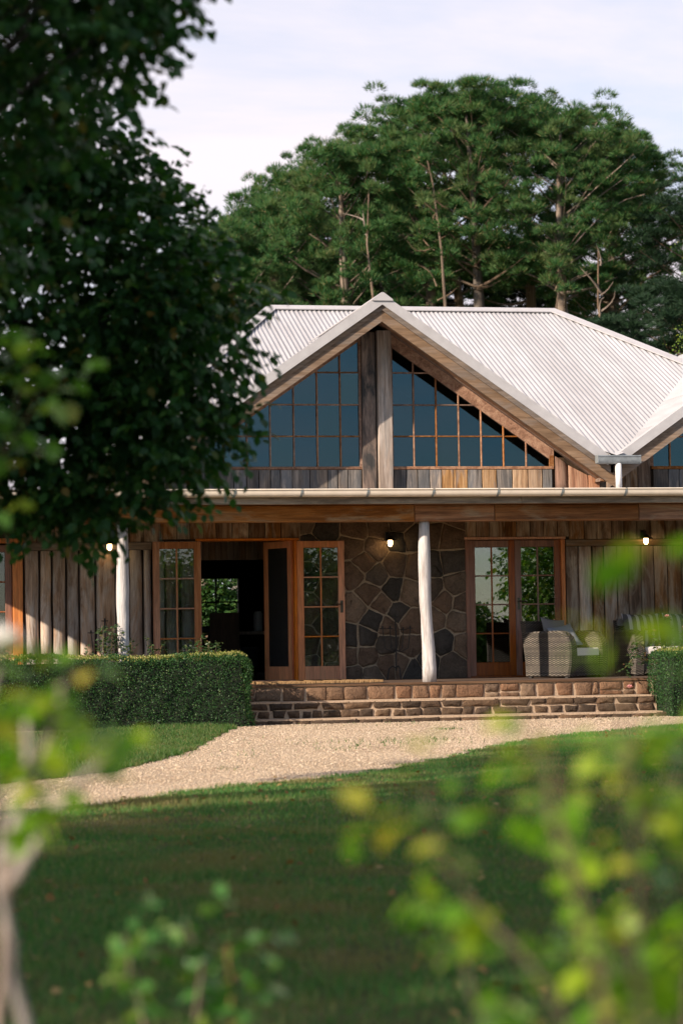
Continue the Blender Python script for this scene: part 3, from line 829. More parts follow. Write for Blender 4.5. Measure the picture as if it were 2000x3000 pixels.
# stone wall: Voronoi cells of hand-placed stones
SEED = [(-0.92, 2.59), (-0.46, 2.59), (-0.13, 2.61), (0.15, 2.66), (-0.51, 2.35), (-0.18, 2.32), (0.13, 2.43), (0.33, 2.45), (-0.5, 1.96), (-0.19, 1.94), (-0.35, 2.12), (0.10, 2.11), (0.39, 2.06),
        (-0.5, 1.49), (-0.29, 1.70), (-0.11, 1.55), (0.27, 1.68), (0.06, 1.72), (0.28, 1.29), (-0.23, 1.3), (-0.03, 1.22), (-0.58, 1.07), (-0.33, 1.08), (-0.05, 0.98), (0.28, 0.93), (-0.6, 0.81), (-0.34, 0.81),
        (-0.03, 0.69), (0.33, 0.61), (-0.54, 0.55), (-0.27, 0.54), (0.15, 0.70), (0.12, 1.42), (0.87, 2.45), (0.63, 2.5), (0.89, 2.13), (0.62, 2.09), (0.96, 1.79), (0.62, 1.72), (0.78, 1.57), (0.62, 1.33), (1.0, 1.3),
        (0.75, 0.98), (0.89, 0.68), (1.07, 0.95), (0.52, 0.72), (1.05, 1.54), (-1.15, 2.36), (-0.89, 2.17), (-1.14, 1.93), (-0.87, 1.79), (-1.17, 1.5), (-0.88, 1.26), (-1.17, 1.03), (-0.84, 0.93), (-1.13, 0.65), (-0.78, 0.57),
        (-0.92, 2.88), (-0.4, 2.86), (0.1, 2.9), (0.6, 2.84), (1.0, 2.8), (-1.2, 2.7)]
DARK = {9, 8, 13, 15, 16, 18, 21, 23, 26, 28, 29, 30, 43, 42, 36, 40, 0, 33}
def stone_mesh(poly, y, depth, gap, bulge, rs, sub=2, rough=.012):
    """poly in XZ, counter-clockwise; a proud, rounded, slightly ragged stone facing -Y"""
    n = len(poly)
    cx = sum(p[0] for p in poly) / n; cz = sum(p[1] for p in poly) / n
    # inset by gap
    ring = []
    for i in range(n):
        a, b = poly[i], poly[(i + 1) % n]
        for k in range(sub):
            u = k / sub
            ring.append((a[0] + (b[0] - a[0]) * u, a[1] + (b[1] - a[1]) * u, k == 0))
    out, inn = [], []
    for x, z, corner in ring:
        dx, dz = cx - x, cz - z; L = math.hypot(dx, dz) + 1e-9
        g = gap * (1.5 if corner else 1.0) + rs.uniform(-rough, rough) * .6
        q = min(.4, g / L); x1, z1 = x + dx * q, z + dz * q
        out.append((x1, z1))
        q2 = min(.6, (g + .022) / L); inn.append((x + dx * q2, z + dz * q2))
    m = len(out)
    vs = [(x, y + .01, z) for x, z in out] + [(x, y - depth * .6, z) for x, z in out] + [(x, y - depth - rs.uniform(0, bulge), z) for x, z in inn]
    mid = [(cx + (x - cx) * .5 + rs.uniform(-rough, rough), y - depth - bulge * .6 - rs.uniform(0, bulge), cz + (z - cz) * .5) for x, z in inn]
    vs += mid + [(cx, y - depth - bulge - rs.uniform(0, bulge * .5), cz)]
    fs = []
    for i in range(m):
        j = (i + 1) % m
        fs += [(i, j, m + j, m + i), (m + i, m + j, 2 * m + j, 2 * m + i), (2 * m + i, 2 * m + j, 3 * m + j, 3 * m + i), (3 * m + i, 3 * m + j, 4 * m)]
    mb = MB(); mb.add(vs, fs)
    return mb.mesh('stone', True)
sw = part('stone_wall')
mb = MB(); mb.box(-1.27, 1.128, YW - .035, YW - .001, 0.3, 3.0); mb.build('mortar', M['wall_mortar'], sw)
BB = [(-1.26, .44), (1.12, .44), (1.12, 3.0), (-1.26, 3.0)]
rs = random.Random(3)
t_dark = None
for i, s0 in enumerate(SEED):
    cell = BB[:]
    for j, s1 in enumerate(SEED):
        if i == j: continue
        mx_, mz_ = (s0[0] + s1[0]) / 2, (s0[1] + s1[1]) / 2
        dx, dz = s0[0] - s1[0], s0[1] - s1[1]
        cell = clip_poly(cell, lambda p: (p[0] - mx_) * dx + (p[1] - mz_) * dz)
        if len(cell) < 3: break
    if len(cell) < 3: continue
    # drop tiny edges
    c2 = [p for k, p in enumerate(cell) if math.dist(p, cell[k - 1]) > .03]
    if len(c2) < 3: continue
    link('stone', stone_mesh(c2, YW - .03, rs.uniform(.015, .04), rs.uniform(.006, .015), .014, rs, 4, .014), M['wall_stone'], sw)

# verandah ---------------------------------------------------
ver = part('verandah')
mb = MB(); mb.box(-7.4, 10.8, 0.02, YW - .001, 0.0, FZ - .028); mb.build('base', M['mortar'], ver)
k = 0
for yy in np.arange(0.12, YW - .02, .14):
    mb = MB(); mb.box(-7.4, 10.8, float(yy), min(float(yy) + .135, YW - .07), FZ - .026, FZ); mb.build('deck_board', M['floor_wood'], ver)
mb = MB(); mb.box(-2.6, 2.95, -.035, .115, FZ - .028, FZ - .002); mb.build('edge_board', M['floor_wood'], ver)
# steps, one stone after the other
T_ = [-2.75, -2.453, -2.293, -1.937, -1.637, -1.359, -1.134, -0.818, -0.456, -0.215, 0.0, 0.151, 0.357, 0.734, 0.942, 1.21, 1.442, 1.698, 1.955, 2.203, 2.293, 2.622, 2.792, 3.0]
A_ = [-2.85, -2.522, -2.184, -1.844, -1.512, -1.209, -0.829, -0.47, -0.2, 0.071, 0.352, 0.867, 1.257, 1.478, 1.847, 2.158, 2.423, 2.717, 2.95]
B_ = [-2.75, -2.532, -2.33, -2.141, -1.951, -1.757, -1.624, -1.469, -1.242, -1.01, -0.8, -0.575, -0.382, -0.166, 0.069, 0.341, 0.523, 0.751, 1.071, 1.301, 1.508, 1.715, 1.91, 2.155, 2.411, 2.715, 2.95]
C_ = [-2.85, -2.605, -2.257, -1.908, -1.689, -1.072, -0.775, -0.406, -0.004, 0.265, 0.671, 0.92, 1.17, 1.306, 1.557, 1.901, 2.084, 2.268, 2.545, 2.823, 3.15, 3.4]
def row(xs, y, z0, z1, mat, par, gap=.011, split=()):
    for i, (a, b) in enumerate(zip(xs, xs[1:])):
        j = lambda s: rs.uniform(-s, s)
        if i in split:
            zm = z0 + (z1 - z0) * rs.uniform(.3, .45)
            polys = [[(a, z0), (b, z0), (b, zm + j(.01)), (a, zm + j(.01))], [(a, zm), (b, zm), (b, z1), (a, z1)]]
        else:
            polys = [[(a + j(.028), z0 + j(.010)), (b + j(.028), z0 + j(.010)), (b + j(.02), z1 + j(.008)), (a + j(.02), z1 + j(.008))]]
        for p in polys:
            link('stone', stone_mesh(p, y, .016, gap, .012, rs, 3, .010), mat, par)
st1, st2, st3 = part('step_riser'), part('step_riser'), part('step_riser')
mb = MB(); mb.box(-2.8, 3.05, -.004, .02, 0, FZ - .03); mb.build('mortar', M['mortar'], st1)
row(T_, -.006, .262, FZ - .028, M['step_stone'], st1, .013, split=(1, 13, 14, 20, 21))
mb = MB(); mb.box(-2.85, 2.98, -.335, -.006, -.02, .262); mb.build('mortar', M['mortar'], st2)
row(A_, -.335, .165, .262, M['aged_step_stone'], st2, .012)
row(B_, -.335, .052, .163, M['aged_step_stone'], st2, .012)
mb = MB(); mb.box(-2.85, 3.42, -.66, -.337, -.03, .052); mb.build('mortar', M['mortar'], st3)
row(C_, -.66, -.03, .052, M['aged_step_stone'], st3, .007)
# tread lips; their pale mortar colour stands in for the edge catching sun
x = -2.8
for par, y0, y1, z in ((st2, -.345, -.01, .262), (st3, -.67, -.34, .052)):
    x = -2.8
    while x < 2.9:
        w_ = rs.uniform(.25, .5)
        mb = MB(); mb.box(x + .004, min(x + w_, 2.95) - .004, y0 - .012 + rs.uniform(-.006, .006), y1 - .01, z - .012, z + .009 + rs.uniform(0, .005)); mb.build('lit_tread_lip', M['mortar'], par); x += w_

# posts: rough white-painted poles
def pole(x, r0, r1, seed):
    rr = random.Random(seed); mb = MB(); pts, ra = [], []
    for k in range(13):
        u = k / 12
        pts.append((x + .028 * math.sin(u * 4 + seed) * (1 - u) - .01 * u + rr.uniform(-.004, .004), .10 + rr.uniform(-.006, .006), FZ - .002 + (2.60 - FZ) * u))
        ra.append(r0 + (r1 - r0) * u + .006 * math.sin(u * 9 + seed) + rr.uniform(-.002, .002))
    mb.tube(pts, ra, 14); return mb.build('verandah_post', M['painted_post'], ver, True)
pole(0.0, .090, .072, 1.3); pole(-3.955, .082, .074, 2.6); pole(4.75, .085, .075, 4.1); pole(-7.2, .085, .075, 5)

# beams, fascia, gutter
bmx = [-7.4, -5.2, -0.16, 0.92, 2.9, 6.4, 10.8]
for i, (a, b) in enumerate(zip(bmx, bmx[1:])):
    mb = MB(); mb.bevbox(a + .003, b - .003, -.02 - .004 * (i % 2), .20, 2.585, 2.80 + .003 * (i % 2), .012); mb.build('beam', M['beam_wood'], ver)
for i, (a, b) in enumerate(zip([-7.6, -3.4, 1.2, 5.6, 11.0], [-3.4, 1.2, 5.6, 11.0])):
    mb = MB(); mb.bevbox(a + .002, b - .002, -.34, -.295, 2.795, 2.925, .006); mb.build('fascia', M['fascia_wood'], ver)
mb = MB(); mb.box(-7.6, 11.0, -.29, YW - .02, 2.87, 2.90); mb.build('soffit', M['beam_wood'], ver)
corr('roof_sheet', (0, -.40, 2.975), (1, 0, 0), (0, 1, 0.043), -7.6, 11.0, lambda s: 0, lambda s: 2.79, M['roof_metal'], ver)
gut = part('gutter')
def gutter(mb, x0, x1, yb, zt, w, h):
    """half-round gutter, open at the top, hung in front of yb"""
    n = 10; prof = []
    for k in range(n + 1):
        a = math.pi * k / n
        prof.append((yb - w / 2 - math.cos(a) * -w / 2, zt - math.sin(a) * h))
    prof = [(yb - w * (1 - math.cos(math.pi * k / n)) / 2, zt - h * math.sin(math.pi * k / n) ** .75) for k in range(n + 1)]
    prof.append((prof[-1][0] - .008, zt + .004)); prof.append((prof[-2][0] - .008, zt - .012)); prof.append((prof[n][0] + .001, zt - .012))
    inner = [(y + (.004 if i > n // 2 else -.004) * (1 if i not in (0, n) else 1), z + .004) for i, (y, z) in enumerate(prof[:n + 1])]
    ring = prof + inner[::-1]
    m = len(ring)
    vs = [(x0, y, z) for y, z in ring] + [(x1, y, z) for y, z in ring]
    mb.add(vs, [(i, (i + 1) % m, m + (i + 1) % m, m + i) for i in range(m)])
    return prof
mb = MB(); pf = gutter(mb, -7.62, 11.02, -.345, 2.982, .13, .10); mb.build('gutter_trough', M['gutter_paint'], gut, True)
for i in range(22):
    xb = -2.594 + (i - 5) * .862
    mb = MB(); vs = []
    pr = [(y - .004 * (1 if k > 4 else 0), z - .004) for k, (y, z) in enumerate(pf[1:11])]
    for dx in (-.016, .016):
        vs += [(xb + dx + (z - 2.93) * .18, y, z) for y, z in pr]
    m = len(pr)
    mb.add(vs, [(i_, i_ + 1, m + i_ + 1, m + i_) for i_ in range(m - 1)])
    mb.box(xb - .010, xb + .010, -.49, -.345, 2.984, 2.988)
    mb.build('gutter_bracket', M['bracket_metal'], gut)
# valley rainwater head and downpipe between the gables
rh = part('rainwater_head')
mb = MB(); gutter(mb, 2.80, 3.42, GY - .02, 3.555, .15, .115); o_ = mb.build('trough', M['galvanised'], rh, True)
mb = MB()
for xa in (2.798, 3.418): mb.box(xa, xa + .006, GY - .165, GY - .025, 3.455, 3.565)
mb.build('end_cap', M['galvanised'], rh)
mb = MB(); mb.tube([(3.115, GY - .09, 3.46), (3.115, GY - .09, 3.09)], .045, 16); mb.build('downpipe', M['pipe_paint'], rh, True)
mb = MB(); mb.add([(2.98, GY - .10, 3.60), (3.09, GY - .10, 3.565), (3.20, GY - .10, 3.60), (2.98, 1.85, 3.66), (3.09, 1.85, 3.62), (3.20, 1.85, 3.66)], [(0, 1, 4, 3), (1, 2, 5, 4)]); mb.build('valley_tray', M['cap_metal'], rh)

# doors ---------------------------------------------------------
def door_leaf(w, h, mat, name='door', pane_mat='glass', rows=4, cols=2, handle=None, bars=True, infill='glass', th=.042):
    """local: hinge at x=0, leaf to +x, y 0..th, z 0..h"""
    d = empty(name); d.parent = house
    sw_, tr_, br_ = .088, .095, .19
    for a, b in ((0, sw_), (w - sw_, w)):
        mb = MB(); mb.bevbox(a, b, 0, th, 0, h, .004); mb.build('stile', mat, d)
    for a, b in ((0.002, br_), (h - tr_, h - .002)):
        mb = MB(); mb.bevbox(sw_ + .001, w - sw_ - .001, .002, th - .002, a, b, .004); mb.build('rail', mat, d)
    x0, x1, z0, z1 = sw_, w - sw_, br_, h - tr_
    if infill == 'glass':
        cw, rh_ = (x1 - x0) / cols, (z1 - z0) / rows
        for i in range(cols):
            for j in range(rows):
                mb = MB(); mb.box(x0 + i * cw + .006, x0 + (i + 1) * cw - .006, th / 2 - .002, th / 2 + .002, z0 + j * rh_ + .006, z0 + (j + 1) * rh_ - .006)
                o = mb.build('pane', M[pane_mat], d)
        for i in range(1, cols):
            mb = MB(); mb.bevbox(x0 + i * cw - .011, x0 + i * cw + .011, .006, th - .006, z0, z1, .005); mb.build('glazing_bar', mat, d)
        for j in range(1, rows):
            mb = MB(); mb.bevbox(x0, x1, .008, th - .008, z0 + j * rh_ - .010, z0 + j * rh_ + .010, .005); mb.build('glazing_bar', mat, d)
    else:
        mb = MB(); mb.box(x0, x1, th / 2 - .002, th / 2 + .002, z0, z1); mb.build('screen', M['screen_mesh'], d)
    if handle is not None:
        hx, dr = handle
        mb = MB(); mb.bevbox(hx - .02, hx + .02, -.006, 0, .93, 1.10, .003); mb.tube([(hx, -.005, 1.05), (hx, -.05, 1.05), (hx + dr * .02, -.055, 1.05), (hx + dr * .11, -.055, 1.045)], .009, 8); mb.tube([(hx, -.006, .985), (hx, -.012, .985)], .010, 8)
        mb.build('handle', M['brass'], d)
    return d
DH = 1.935
# open pair: right leaf folded right back against the stone wall, left leaf against the logs
d = door_leaf(.665, DH, M['door_wood'], handle=(.62, -1)); d.location = (-1.315, YW - .115, FZ + .012); d['label'] = 'orange timber glazed door leaf folded back against stone wall'
d = door_leaf(.655, DH, M['weathered_door_wood']); d.location = (-2.675, YW - .155, FZ + .012); d.rotation_euler = (0, 0, math.pi); d.location.y += .042; d['label'] = 'faded timber glazed door leaf folded back against logs'
d = door_leaf(.66, DH + .01, M['door_wood'], 'screen_door', infill='screen', th=.036); d.location = (-1.345, YW + .06, FZ + .012); d.rotation_euler = (0, 0, math.pi - rad(64)); d['label'] = 'open timber fly screen door swung inward'
# frames
fr = part('door_frame')
for a, b in ((-2.70, -2.655), (-1.345, -1.30)):
    mb = MB(); mb.bevbox(a, b, YW - .065, YW + .17, FZ, 2.44, .005); mb.build('jamb', M['door_wood'], fr)
mb = MB(); mb.bevbox(-2.72, -1.28, YW - .075, YW + .17, 2.443, 2.475, .005); mb.build('lintel', M['door_wood'], fr)
mb = MB(); mb.box(-2.655, -1.345, YW - .05, YW + .17, FZ + .001, FZ + .02); mb.build('threshold', M['dark_door_wood'], fr)
# closed pair on the right
fr = part('door_frame')
for a, b in ((1.10, 1.155), (2.505, 2.56)):
    mb = MB(); mb.bevbox(a, b, YW - .06, YW + .17, FZ, 2.43, .005); mb.build('jamb', M['dark_door_wood' if a < 2 else 'door_wood'], fr)
mb = MB(); mb.bevbox(1.09, 2.57, YW - .066, YW + .17, 2.433, 2.47, .005); mb.build('lintel', M['door_wood'], fr)
mb = MB(); mb.box(1.155, 2.505, YW - .05, YW + .17, FZ + .001, FZ + .02); mb.build('threshold', M['dark_door_wood'], fr)
d = door_leaf(.668, DH - .02, M['dark_door_wood'], pane_mat='mirror_glass'); d.location = (1.16, YW - .02, FZ + .022); d['label'] = 'closed dark red glazed door leaf beside the stone wall'
d = door_leaf(.668, DH - .02, M['dark_door_wood'], pane_mat='mirror_glass', handle=(.045, 1)); d.location = (1.832, YW - .02, FZ + .022); d['label'] = 'closed dark red glazed door leaf with black handle behind the armchair'
# pair at the far left
fr = part('door_frame')
for a, b in ((-5.235, -5.10), (-6.40, -6.32)):
    mb = MB(); mb.bevbox(a, b, YW - .075, YW + .17, FZ, 2.43, .005); mb.build('jamb', M['door_wood'], fr)
mb = MB(); mb.bevbox(-6.42, -5.09, YW - .08, YW + .17, 2.433, 2.50, .005); mb.build('lintel', M['door_wood'], fr)
for xx in (-6.31, -5.775):
    d = door_leaf(.53, DH - .02, M['dark_door_wood'], cols=1); d.location = (xx, YW - .01, FZ + .01)
# ------------------------------------------------------------------ verandah things
def wall_lamp(x, y, z, label):
    o = tag(empty('wall_lamp', (x, y, z)), label, 'lamp', 'barn lamps along the verandah wall')
    mb = MB(); mb.bevbox(-.045, .045, -.012, 0, .05, .20, .004); mb.build('backplate', M['black_enamel'], o)
    mb = MB(); mb.tube([(0, -.01, .15), (0, -.09, .20), (0, -.16, .17), (0, -.17, .11)], .011, 8); mb.build('arm', M['black_enamel'], o)
    mb = MB(); mb.lathe([(.025, .125), (.04, .115), (.06, .085), (.118, .055), (.125, .048), (.118, .050), (.055, .078), (.03, .09)], 20, (0, -.17, 0)); mb.build('shade', M['black_enamel'], o, True)
    o.scale = (.82, .82, .82)
    mb = MB(); mb.lathe([(.001, -.055), (.022, -.05), (.036, -.03), (.042, 0), (.040, .04), (.034, .07)], 16, (0, -.17, 0)); mb.build('bulb', M['bulb'], o, True)
    return o
wall_lamp(-0.01, YW - .06, 2.385, 'lit black barn lamp on the stone wall')
wall_lamp(3.72, YW - .06, 2.385, 'lit black barn lamp on the board wall above the sofa')
wall_lamp(-3.93, YW - .075, 2.36, 'lit barn lamp on the log wall, half hidden by leaves')

mat_o = tag(empty('doormat', (-1.42, .34, FZ)), 'long brown coir doormat on the verandah edge before open doors', 'doormat')
mb = MB(); n = 26
for i in range(n):
    x0 = -.83 + i * 1.66 / n
    mb.bevbox(x0, x0 + 1.66 / n - .001, -.27 + rs.uniform(-.006, .006), .27, .001, .034 + rs.uniform(0, .008), .008)
mb.build('pile', M['coir'], mat_o)
mb = MB(); mb.box(-.835, .835, -.275, .275, 0, .006); mb.build('backing', M['iron'], mat_o)

def candle_stand(x, y, label):
    o = tag(empty('candle_stand', (x, y, FZ)), label, 'candle stand', 'iron candle stands')
    mb = MB(); mb.tube([(0, 0, .12), (.005, 0, .5), (0, 0, .86)], .010, 8); mb.build('pole', M['iron'], o)
    for k in range(3):
        a = 2 * math.pi * k / 3 - math.pi / 2 + .3
        c, s = math.cos(a), math.sin(a)
        mb = MB(); mb.tube([(0, 0, .16), (.05 * c, .05 * s, .19), (.10 * c, .10 * s, .15), (.125 * c, .125 * s, .0)], .010, 6); mb.build('leg', M['iron'], o)
    for dx, dz in ((-.19, .70), (-.085, .70), (0, .86), (.10, .68), (.20, .70)):
        if dx:
            mb = MB(); mb.tube([(0, 0, .42), (dx * .3, -.02, .38), (dx * .85, -.03, .44), (dx, -.03, dz)], .006, 6); mb.build('arm', M['iron'], o)
        mb = MB(); mb.lathe([(.003, 0), (.045, .006), (.05, .016), (.044, .014), (.003, .008)], 12, (dx, -.03 if dx else 0, dz)); mb.lathe([(.012, .008), (.012, .045), (.002, .045)], 8, (dx, -.03 if dx else 0, dz)); mb.build('cup', M['iron'], o)
    return o
candle_stand(0.02, 2.08, 'black iron candle stand against the stone wall')
candle_stand(-4.02, 2.02, 'thin iron candle stand before the log wall beside white post')

def rbox_mesh(mb, x0, x1, y0, y1, z0, z1, r, n=4):
    """box rounded along its long (x) edges at the top"""
    prof = []
    for k in range(n + 1):
        a = math.pi / 2 * k / n
        prof.append((y1 - r + r * math.sin(a + 0) if False else y0 + r - r * math.cos(a), z1 - r + r * math.sin(a)))
    for k in range(n + 1):
        a = math.pi / 2 * k / n
        prof.append((y1 - r + r * math.sin(a), z1 - r + r * math.cos(a)))
    prof = [(y0, z0)] + prof + [(y1, z0)]
    m = len(prof)
    vs = [(x0, y, z) for y, z in prof] + [(x1, y, z) for y, z in prof]
    fs = [(i, m + i, m + (i + 1) % m, (i + 1) % m) for i in range(m)] + [tuple(range(m)), tuple(reversed(range(m, 2 * m)))]
    mb.add(vs, fs); return mb
def pillow_mesh(w, h, t, nx=10, seed=0):
    """square scatter cushion, plump in the middle with four drawn corners; lies in XZ, thickness along Y"""
    rr = random.Random(seed); V, F = [], []
    for side in (-1, 1):
        for i in range(nx + 1):
            for j in range(nx + 1):
                u, v = i / nx * 2 - 1, j / nx * 2 - 1
                puff = max(0, (1 - abs(u) ** 2.6) * (1 - abs(v) ** 2.6)) ** .55
                pin = 1 - .10 * (1 - abs(u) ** 2) * abs(v) ** 3
                pin2 = 1 - .10 * (1 - abs(v) ** 2) * abs(u) ** 3
                V.append((u * w / 2 * pin2, side * t / 2 * puff + rr.uniform(-.003, .003), v * h / 2 * pin))
    m = (nx + 1) ** 2
    for s in (0, 1):
        for i in range(nx):
            for j in range(nx):
                a = s * m + i * (nx + 1) + j
                q = (a, a + nx + 1, a + nx + 2, a + 1)
                F.append(q if s == 0 else q[::-1])
    me = bpy.data.meshes.new('pillow'); me.from_pydata(V, [], F); me.polygons.foreach_set('use_smooth', np.ones(len(F), bool)); me.update(); return me

def wicker_seat(name, loc, rz, W, D, label, cat):
    """local: faces -Y, centred in x; arms at both ends, curved at their front"""
    o = tag(empty(name, loc, rz), label, cat)
    aw = .17
    for s in (-1, 1):
        xa, xb = sorted((s * W / 2, s * (W / 2 - aw)))
        # arm: side profile in YZ with rolled front
        prof = [(-D / 2 + .05, .02), (-D / 2 + .015, .16), (-D / 2, .32), (-D / 2 + .01, .46), (-D / 2 + .055, .56), (-D / 2 + .13, .62), (-D / 2 + .24, .645), (D / 2 - .06, .63), (D / 2 - .02, .60), (D / 2 - .04, .02)]
        m = len(prof); b = .025
        vs = [(xa, y, z) for y, z in prof]
        cy, cz2 = 0, .33
        def ins(y, z, k): return (y + (cy - y) * k, z + (cz2 - z) * k)
        rings = [(xa, .05), (xa + b, 0.0), (xb - b, 0.0), (xb, .05)]
        vs = []
        for x, kk in rings: vs += [(x, *ins(y, z, kk)) for y, z in prof]
        fs = []
        for r_ in range(3):
            for i in range(m):
                j = (i + 1) % m
                fs.append((r_ * m + j, r_ * m + i, (r_ + 1) * m + i, (r_ + 1) * m + j))
        fs += [tuple(range(m)), tuple(reversed(range(3 * m, 4 * m)))]
        mb = MB(); mb.add(vs, fs); mb.build('arm', M['wicker'], o)
    mb = MB(); mb.box(-W / 2 + aw + .001, W / 2 - aw - .001, -D / 2 + .05, D / 2 - .12, .03, .30); mb.build('seat_base', M['wicker'], o)
    mb = MB(); mb.hexa([(-W / 2 + .03, D / 2 - .16, .03), (W / 2 - .03, D / 2 - .16, .03), (W / 2 - .03, D / 2 - .06, .03), (-W / 2 + .03, D / 2 - .06, .03),
                        (-W / 2 + .03, D / 2 - .03, .78), (W / 2 - .03, D / 2 - .03, .78), (W / 2 - .03, D / 2 + .05, .78), (-W / 2 + .03, D / 2 + .05, .78)]); mb.build('backrest', M['wicker'], o)
    for sx in (-1, 1):
        for sy in (-1, 1):
            mb = MB(); mb.box(*sorted((sx * (W / 2 - .03), sx * (W / 2 - .08))), *sorted((sy * (D / 2 - .08), sy * (D / 2 - .13))), 0, .035); mb.build('foot', M['iron'], o)
    mb = MB(); rbox_mesh(mb, -W / 2 + aw + .008, W / 2 - aw - .008, -D / 2 + .04, D / 2 - .17, .302, .405, .03); mb.build('seat_cushion', M['cream_fabric'], o)
    return o
arm_rz = rad(36)
armc = wicker_seat('wicker_armchair', (2.24, 1.32, FZ), arm_rz, .86, .84, 'grey brown wicker armchair with white seat cushion by the closed doors', 'armchair')
def throw(name, mesh, mat, loc, rot, label, cat='cushion'):
    o = tag(link(name, mesh, M[mat]), label, cat); o.location = loc; o.rotation_euler = rot; return o
def on_chair(dx, dy, z):
    c, s = math.cos(arm_rz), math.sin(arm_rz); return (2.24 + dx * c - dy * s, 1.32 + dx * s + dy * c, FZ + z)
throw('throw_cushion', pillow_mesh(.46, .46, .14, seed=1), 'grey_fabric', on_chair(-.02, .16, .60), (rad(-20), rad(6), arm_rz - rad(8)), 'warm grey square cushion leaning on the wicker armchair back')
throw('throw_cushion', pillow_mesh(.42, .38, .13, seed=2), 'blue_grey_fabric', on_chair(-.05, -.03, .565), (rad(-38), rad(-8), arm_rz - rad(14)), 'blue grey cushion in front of the grey one on armchair')
sofa = wicker_seat('wicker_sofa', (4.23, 1.72, FZ), rad(3), 2.1, .84, 'long grey brown wicker sofa against the board wall', 'sofa')
mb = MB(); mb.box(-1.0, 1.0, .34, .40, .7, .80); mb.build('back_rail', M['grey_fabric'], sofa)
for k, (xx, lb) in enumerate(((3.53, 'striped grey back cushion on the sofa end by the doors'), (4.13, 'striped grey back cushion in the middle of the sofa'), (4.75, 'striped grey back cushion on the far sofa end'))):
    throw('sofa_cushion', pillow_mesh(.58, .50, .20, seed=10 + k), 'striped_fabric', (xx, 1.88, FZ + .63), (rad(-14), 0, rad(3)), lb)

# inside the room
def dining_chair(x, y, rz, label):
    o = tag(empty('dining_chair', (x, y, FZ), rz), label, 'chair', 'chairs inside the room')
    mb = MB(); mb.bevbox(-.22, .22, -.22, .22, .43, .48, .01); mb.build('seat', M['dark_interior_wood'], o)
    mb = MB(); mb.hexa([(-.22, .19, .48), (.22, .19, .48), (.22, .23, .48), (-.22, .23, .48), (-.21, .25, .98), (.21, .25, .98), (.21, .29, .98), (-.21, .29, .98)]); mb.build('backrest', M['dark_interior_wood'], o)
    for sx in (-1, 1):
        for sy in (-1, 1):
            mb = MB(); mb.tube([(sx * .19, sy * .19, .43), (sx * .20, sy * .20, 0)], [.02, .015], 6); mb.build('leg', M['dark_interior_wood'], o)
    return o
dining_chair(-2.03, 4.4, rad(170), 'dark timber chair just inside the open doors')
tb = tag(empty('console_table', (-1.55, 5.6, FZ)), 'timber table inside with a white jar on it', 'table')
mb = MB(); mb.bevbox(-.62, .62, -.3, .3, .66, .71, .008); mb.build('table_top', M['inner_board'], tb)
for sx in (-1, 1):
    for sy in (-1, 1):
        mb = MB(); mb.box(*sorted((sx * .59, sx * .53)), *sorted((sy * .27, sy * .21)), 0, .66); mb.build('leg', M['dark_interior_wood'], tb)
jar = MB(); jar.lathe([(.001, 0), (.06, .003), (.068, .03), (.07, .26), (.055, .29), (.05, .30), (.045, .29), (.001, .28)], 16); o = tag(jar.build('jar', M['white_china'], None, True), 'tall white jar standing on the inside table', 'jar'); o.location = (-1.36, 5.5, FZ + .711)
bs = tag(empty('couch', (-1.6, 9.3, FZ)), 'blue upholstered couch below the rear window inside', 'couch')
mb = MB(); rbox_mesh(mb, -.8, .8, -.35, .35, .12, .45, .05); mb.build('seat', M['blue_fabric'], bs)
mb = MB(); rbox_mesh(mb, -.85, .25, .2, .42, .12, .82, .08); mb.build('backrest', M['blue_fabric'], bs)
for sx in (-.75, .75):
    for sy in (-.3, .35):
        mb = MB(); mb.tube([(sx, sy, 0), (sx, sy, .13)], .025, 6); mb.build('leg', M['dark_interior_wood'], bs)

# ------------------------------------------------------------------ leaves
def norm(a): return a / (np.linalg.norm(a, axis=-1, keepdims=True) + 1e-9)
LEAF8_V = np.array([(0, 0, 0), (.30, .28, .03), (.33, .62, .02), (0, 1.0, -.16), (-.33, .62, .02), (-.30, .28, .03), (0, .30, -.02), (0, .65, -.05)])
LEAF8_F = np.array([(0, 1, 6), (6, 1, 2), (6, 2, 7), (7, 2, 3), (0, 6, 5), (5, 6, 4), (6, 7, 4), (7, 3, 4)])
LEAF2_V = np.array([(0, 0, 0), (.32, .45, .05), (0, 1, -.06), (-.32, .45, .05)])
LEAF2_F = np.array([(0, 1, 2), (0, 2, 3)])
BLADE_V = np.array([(-.5, 0, 0), (.5, 0, 0), (0, 1, 0)]); BLADE_F = np.array([(0, 1, 2)])
def leaves(P, T, N, S, tv=LEAF8_V, tf=LEAF8_F, width=None):
    """P positions, T tip directions, N face normals, S lengths -> verts, faces"""
    T = norm(T); X = norm(np.cross(T, N)); Z = np.cross(X, T)
    S = np.asarray(S)[:, None, None]
    W = S if width is None else np.asarray(width)[:, None, None]
    V = P[:, None, :] + (tv[None, :, 0:1] * W) * X[:, None, :] + (tv[None, :, 1:2] * S) * T[:, None, :] + (tv[None, :, 2:3] * S) * Z[:, None, :]
    n, k = len(P), len(tv)
    F = tf[None] + (np.arange(n) * k)[:, None, None]
    return V.reshape(-1, 3), F.reshape(-1, tf.shape[1])
def rvec(rng, n): return norm(rng.normal(size=(n, 3)))

